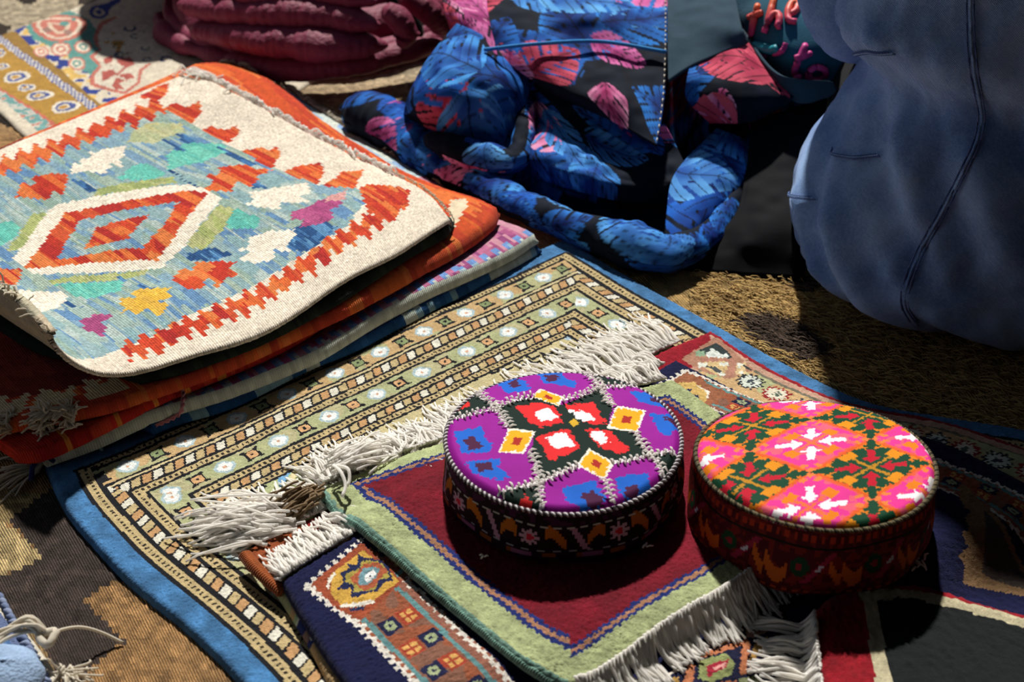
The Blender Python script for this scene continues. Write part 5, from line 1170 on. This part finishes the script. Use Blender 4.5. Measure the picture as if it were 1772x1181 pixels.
def letter(name, strokes, c0, c1, y0, y1, rad=.0037):
    P, R, C = [], [], []
    for s in strokes:
        q = catmull(np.array(s, float), 16); P.append(np.array([surf(1000+x/2.46, y/2.46) for x, y in q])); R.append(np.full(16, rad)*(.85+.25*np.sin(np.linspace(.3, 2.9, 16))))
        t = np.clip((q[:, 1]-y0)/(y1-y0), 0, 1)[:, None]; C.append(hx(c0)*(1-t)+hx(c1)*t)
    tubes(name, P, R, M_LET, TJ, sides=10, cols=C)
OR, PK = '#e0622c', '#cf3a7c'
letter('letter', [[(765, 22), (752, 70), (742, 120), (735, 160)], [(725, 75), (760, 62), (785, 52)]], OR, PK, 20, 150)
letter('letter', [[(838, -20), (822, 40), (808, 95), (792, 140)], [(810, 95), (828, 62), (852, 60), (858, 85), (850, 112), (862, 112)]], OR, PK, 0, 130)
letter('letter', [[(893, 62), (925, 48), (935, 20), (912, 12), (895, 45), (898, 85), (930, 92)]], OR, PK, 0, 110)
letter('letter', [[(968, 192), (950, 235), (930, 280), (922, 318), (948, 328)], [(925, 248), (955, 240), (990, 228)]], '#c23a86', PK, 190, 330)
letter('letter', [[(1010, 285), (985, 305), (985, 335), (1015, 342), (1048, 328), (1050, 298), (1015, 285)]], '#c23a86', PK, 280, 340)
letter('letter', [[(885, 182), (876, 208), (858, 224), (835, 232)]], '#c23a86', '#b83a80', 180, 240, .0028)
letter('letter', [[(800, 238), (788, 240), (772, 244)]], '#c23a86', '#b83a80', 180, 240, .003)
letter('swoosh', [[(748, 192), (790, 205), (825, 212), (850, 205)]], '#148a98', '#148a98', 0, 1, .005)

# ------------------------------------------------------------------ seated person in denim
def denim_mat():
    m, nt, p = nodes('faded_denim'); N = nt.nodes.new; L = nt.links.new
    p.inputs['Roughness'].default_value = .85; p.inputs['Specular IOR Level'].default_value = .2; p.inputs['Sheen Weight'].default_value = .15
    tc = N('ShaderNodeTexCoord'); mp = N('ShaderNodeMapping'); mp.inputs['Rotation'].default_value = (.6, .7, .3); L(tc.outputs['Object'], mp.inputs['Vector'])
    wv = N('ShaderNodeTexWave'); wv.inputs['Scale'].default_value = 260; wv.inputs['Distortion'].default_value = 2; wv.inputs['Detail'].default_value = 2; L(mp.outputs[0], wv.inputs['Vector'])
    n = N('ShaderNodeTexNoise'); n.inputs['Scale'].default_value = 16; n.inputs['Detail'].default_value = 6; L(tc.outputs['Object'], n.inputs['Vector'])
    n2 = N('ShaderNodeTexNoise'); n2.inputs['Scale'].default_value = 420; L(tc.outputs['Object'], n2.inputs['Vector'])
    cr = N('ShaderNodeValToRGB'); cr.color_ramp.elements[0].position = .3; cr.color_ramp.elements[1].position = .72
    cr.color_ramp.elements[0].color = (*lin(hx('#4f78b6')), 1); cr.color_ramp.elements[1].color = (*lin(hx('#9cbcea')), 1)
    ad = N('ShaderNodeMath'); ad.operation = 'MULTIPLY_ADD'; ad.inputs[1].default_value = .22; L(wv.outputs['Fac'], ad.inputs[0]); L(n.outputs[0], ad.inputs[2])
    a3 = N('ShaderNodeMath'); a3.operation = 'MULTIPLY_ADD'; a3.inputs[1].default_value = .3; L(n2.outputs[0], a3.inputs[0]); L(ad.outputs[0], a3.inputs[2])
    sb = N('ShaderNodeMath'); sb.operation = 'SUBTRACT'; sb.inputs[1].default_value = .24; L(a3.outputs[0], sb.inputs[0]); L(sb.outputs[0], cr.inputs[0])
    L(cr.outputs[0], p.inputs['Base Color']); b = N('ShaderNodeBump'); b.inputs['Strength'].default_value = .4; b.inputs['Distance'].default_value = .0008; L(wv.outputs['Fac'], b.inputs['Height']); L(b.outputs[0], p.inputs['Normal'])
    return m
M_DEN = denim_mat(); M_STITCH = textile('indigo_topstitch', color='#54699a', noise=900)
def skin_mesh(name, verts, edges_, radii, mat, parent, root=0, sub=2):
    me = bpy.data.meshes.new(name); me.from_pydata([tuple(v) for v in verts], edges_, []); me.update()
    o = link(name, me, mat, parent); md = o.modifiers.new('skin', 'SKIN'); md.use_smooth_shade = True
    for i, r_ in enumerate(radii): me.skin_vertices[0].data[i].radius = (r_, r_) if np.isscalar(r_) else r_
    me.skin_vertices[0].data[root].use_root = True
    s = o.modifiers.new('sub', 'SUBSURF'); s.levels = sub; s.render_levels = sub; return o
def person():
    cx, cy = .475, 1.205
    root = empty('person', (cx, cy, 0), 'person in a faded blue denim shirt, seated with back turned at the right', 'person')
    # body: one connected figure, sitting cross-legged and facing away
    V = [(cx, cy+.02, .11), (cx, cy, .22), (cx, cy+.02, .36), (cx, cy+.03, .47), (cx, cy+.04, .55), (cx, cy+.06, .60), (cx, cy+.08, .70), (cx, cy+.075, .78)]
    V = [(x, y, z if z < .3 else .3+(z-.3)*1.3) for x, y, z in V]
    R = [(.09, .08), (.085, .07), (.095, .07), (.09, .065), (.05, .05), (.045, .045), (.072, .085), (.06, .07)]; Ed = [(i, i+1) for i in range(7)]
    def chain(a, pts, rad):
        p = a
        for q, r_ in zip(pts, rad): V.append(q); R.append(r_); Ed.append((p, len(V)-1)); p = len(V)-1
        return p
    for sx in (-1, 1):
        w_ = chain(3, [(cx+sx*.11, cy+.03, .53), (cx+sx*.150, cy+.035, .47), (cx+sx*.128, cy+.09, .30), (cx+sx*.07, cy+.17, .21), (cx+sx*.07, cy+.27, .17), (cx+sx*.05, cy+.33, .16)], [.045, .036, .028, .026, .024, .03])
        for k in range(4): chain(w_, [(cx+sx*(.04-.012*k), cy+.375, .165-.004*k), (cx+sx*(.035-.012*k), cy+.405-.004*abs(k-1), .15)], [.009, .008])
        chain(w_, [(cx+sx*.025, cy+.335, .18), (cx+sx*.005, cy+.355, .18)], [.01, .009])
        chain(0, [(cx+sx*.07, cy+.07, .09), (cx+sx*.07, cy+.36, .12), (cx-sx*.02, cy+.28+.05*sx, .07), (cx-sx*.07, cy+.30+.05*sx, .05), (cx-sx*.10, cy+.36+.05*sx, .04)], [.05, .04, .034, .03, .028])
    M_SKIN = textile('skin', color='#b98a6c', noise=300, bump=.1, vary=.06, rough=.55, sheen=0, spec=.4)
    skin_mesh('body', V, Ed, R, M_SKIN, root)
    M_HAIR = textile('dark_hair', color='#1d1512', noise=250, bump=.5, rough=.6)
    hv = []; 
    for i in range(13):
        for k in range(28):
            a = k/28*2*math.pi; b = i/12*2.2; rr_ = .088*(1+.03*math.sin(9*a)); hv.append((cx+rr_*math.sin(b)*math.cos(a)*.9, cy+.068+rr_*math.sin(b)*math.sin(a)-.012*math.sin(b), .868+rr_*1.1*math.cos(b)))
    idx = np.arange(13*28).reshape(13, 28); nx = np.roll(idx, -1, 1)
    link('hair', mesh('hair', np.array(hv), np.stack([idx[:-1], idx[1:], nx[1:], nx[:-1]], -1).reshape(-1, 4)), M_HAIR, root)
    M_TRS = textile('black_trousers', color='#15161a', noise=400)
    tv = [(cx, cy+.05, .09)]; tr = [.08]; te = []
    for sx in (-1, 1):
        p_ = 0
        for q, r_ in zip([(cx+sx*.07, cy+.08, .09), (cx+sx*.07, cy+.36, .12), (cx-sx*.02, cy+.28+.05*sx, .075)], [.07, .056, .045]): tv.append(q); tr.append(r_); te.append((p_, len(tv)-1)); p_ = len(tv)-1
    skin_mesh('trousers', tv, te, tr, M_TRS, root)
    # shirt: loose, blousing over the floor. rows = (z, centre x, centre y, half width, half depth)
    prof = [(.004, .500, 1.200, .120, .110), (.012, .492, 1.195, .165, .145), (.04, .480, 1.192, .203, .168), (.08, .480, 1.195, .206, .170), (.12, .484, 1.200, .194, .165), (.16, .488, 1.206, .180, .152), (.20, .490, 1.212, .170, .138), (.24, .482, 1.218, .176, .130), (.30, .480, 1.222, .182, .128), (.38, .478, 1.226, .190, .125), (.45, .478, 1.230, .185, .115), (.50, .478, 1.234, .150, .095), (.54, .478, 1.242, .085, .075), (.565, .478, 1.25, .060, .060)]
    up_ = lambda z: z if z < .3 else .3+(z-.3)*1.3
    pr = catmull(np.array([(up_(q[0]),)+q[1:] for q in prof]), 170); na = 260; th = np.arange(na)/na*2*math.pi
    Zg, A = np.meshgrid(pr[:, 0], th, indexing='ij'); cxg, cyg, rx, ry = [np.repeat(pr[:, i:i+1], na, 1) for i in (1, 2, 3, 4)]
    ex = .86; ca = np.sign(np.cos(A))*np.abs(np.cos(A))**ex; sa = np.sign(np.sin(A))*np.abs(np.sin(A))**ex
    fold = np.zeros_like(A)
    lo = np.clip(1-np.abs(Zg-.10)/.16, 0, 1)
    for ph, sl, wd, am in ((3.55, 5.5, .16, .011), (3.85, 6.5, .15, .010), (4.15, 5.0, .14, .009), (4.5, 3.5, .16, .008), (3.25, 4.5, .12, .008), (4.9, -3.0, .15, .007)):
        d_ = (A-ph-(Zg-.1)*-sl); fold += am*np.exp(-(d_/wd)**2)*lo-am*.8*np.exp(-((d_-wd*1.6)/wd)**2)*lo
    d2 = (Zg-.215-.05*np.cos(A-3.6)); fold += .010*np.exp(-(d2/.022)**2)*np.clip(np.cos(A-3.9), 0, 1)-.009*np.exp(-((d2+.05)/.024)**2)*np.clip(np.cos(A-3.7), 0, 1)
    fold += (vnoise(A*.06*3, Zg, 18, 77)-.5)*.010*np.clip(Zg/.03, 0, 1)+(vnoise(A*.2, Zg, 60, 78)-.5)*.003
    fold *= 1.7
    X = cxg+(rx+fold)*ca; Y = cyg+(ry+fold)*sa; Zs = Zg+.004*np.sin(A*5)*np.clip(1-Zg/.03, 0, 1)
    idx = np.arange(170*na).reshape(170, na); nx = np.roll(idx, -1, 1)
    sh = link('denim_shirt', mesh('denim_shirt', np.stack([X, Y, Zs], -1).reshape(-1, 3), np.stack([idx[:-1], nx[:-1], nx[1:], idx[1:]], -1).reshape(-1, 4)), M_DEN, root)
    def on(a, z, off=.001):
        fi = np.interp(z, pr[:, 0], np.arange(len(pr))); i = min(int(fi), len(pr)-2); u_ = fi-i; fk = (a/(2*math.pi)*na) % na; k = int(fk); v_ = fk-k; k2 = (k+1) % na
        g_ = lambda Q: (Q[i, k % na]*(1-v_)+Q[i, k2]*v_)*(1-u_)+(Q[i+1, k % na]*(1-v_)+Q[i+1, k2]*v_)*u_
        p = np.array([g_(X), g_(Y), g_(Zs)]); n_ = np.array([p[0]-pr[i, 1], p[1]-pr[i, 2], 0]); n_ /= np.linalg.norm(n_); return p+n_*off
    def seam(path, w_=.0045):
        c = catmull(np.array(path, float), 60); L = np.array([on(a, z, .0030) for a, z in c]); da = .018
        k_ = np.ones(5)/5
        def sm(q): return np.stack([np.convolve(np.pad(q[:, i], 2, mode='edge'), k_, 'valid') for i in range(3)], 1)
        L = sm(L); tubes('seam', [L], [w_*.3], M_DEN, sh, sides=8)
        for o_ in (-1, 1):
            Q = sm(np.array([on(a+o_*da, z, .0032) for a, z in c])); tubes('stitching', [Q[i:i+3] for i in range(0, 57, 2)], [.0008]*29, M_STITCH, sh, sides=4)['kind'] = 'stuff'
    seam([(4.22, .54), (4.16, .42), (4.18, .31), (4.26, .25), (4.22, .21), (4.12, .14), (4.08, .08), (4.12, .025)])
    seam([(3.25, .145), (3.45, .152), (3.62, .162)], .003); seam([(3.22, .10), (3.36, .108)], .003); seam([(3.35, .235), (3.6, .25), (3.85, .262)], .003)
    # sleeves
    for sx in (-1, 1):
        if sx < 0: pts = [(cx-.12, cy+.03, .55), (cx-.165, cy+.035, .49), aty(1464, -90, 1.285), aty(1468, 0, 1.278), aty(1484, 38, 1.285), (.36, 1.36, .225), (.38, 1.43, .21)]
        else: pts = [(cx+.12, cy+.03, .55), (cx+.165, cy+.03, .49), (cx+.21, cy+.05, .36), (cx+.205, cy+.06, .29), (cx+.195, cy+.08, .26), (cx+.15, cy+.14, .215), (cx+.10, cy+.22, .20)]
        c = catmull(np.array(pts), 60); t = np.linspace(0, 1, 60); rr_ = np.interp(t, [0, .15, .5, .72, 1], [.06, .054, .039, .036, .032])*(1+.05*np.sin(t*40))
        sl = tubes('sleeve', [c], [rr_], M_DEN, sh, sides=28)
    return root
person()
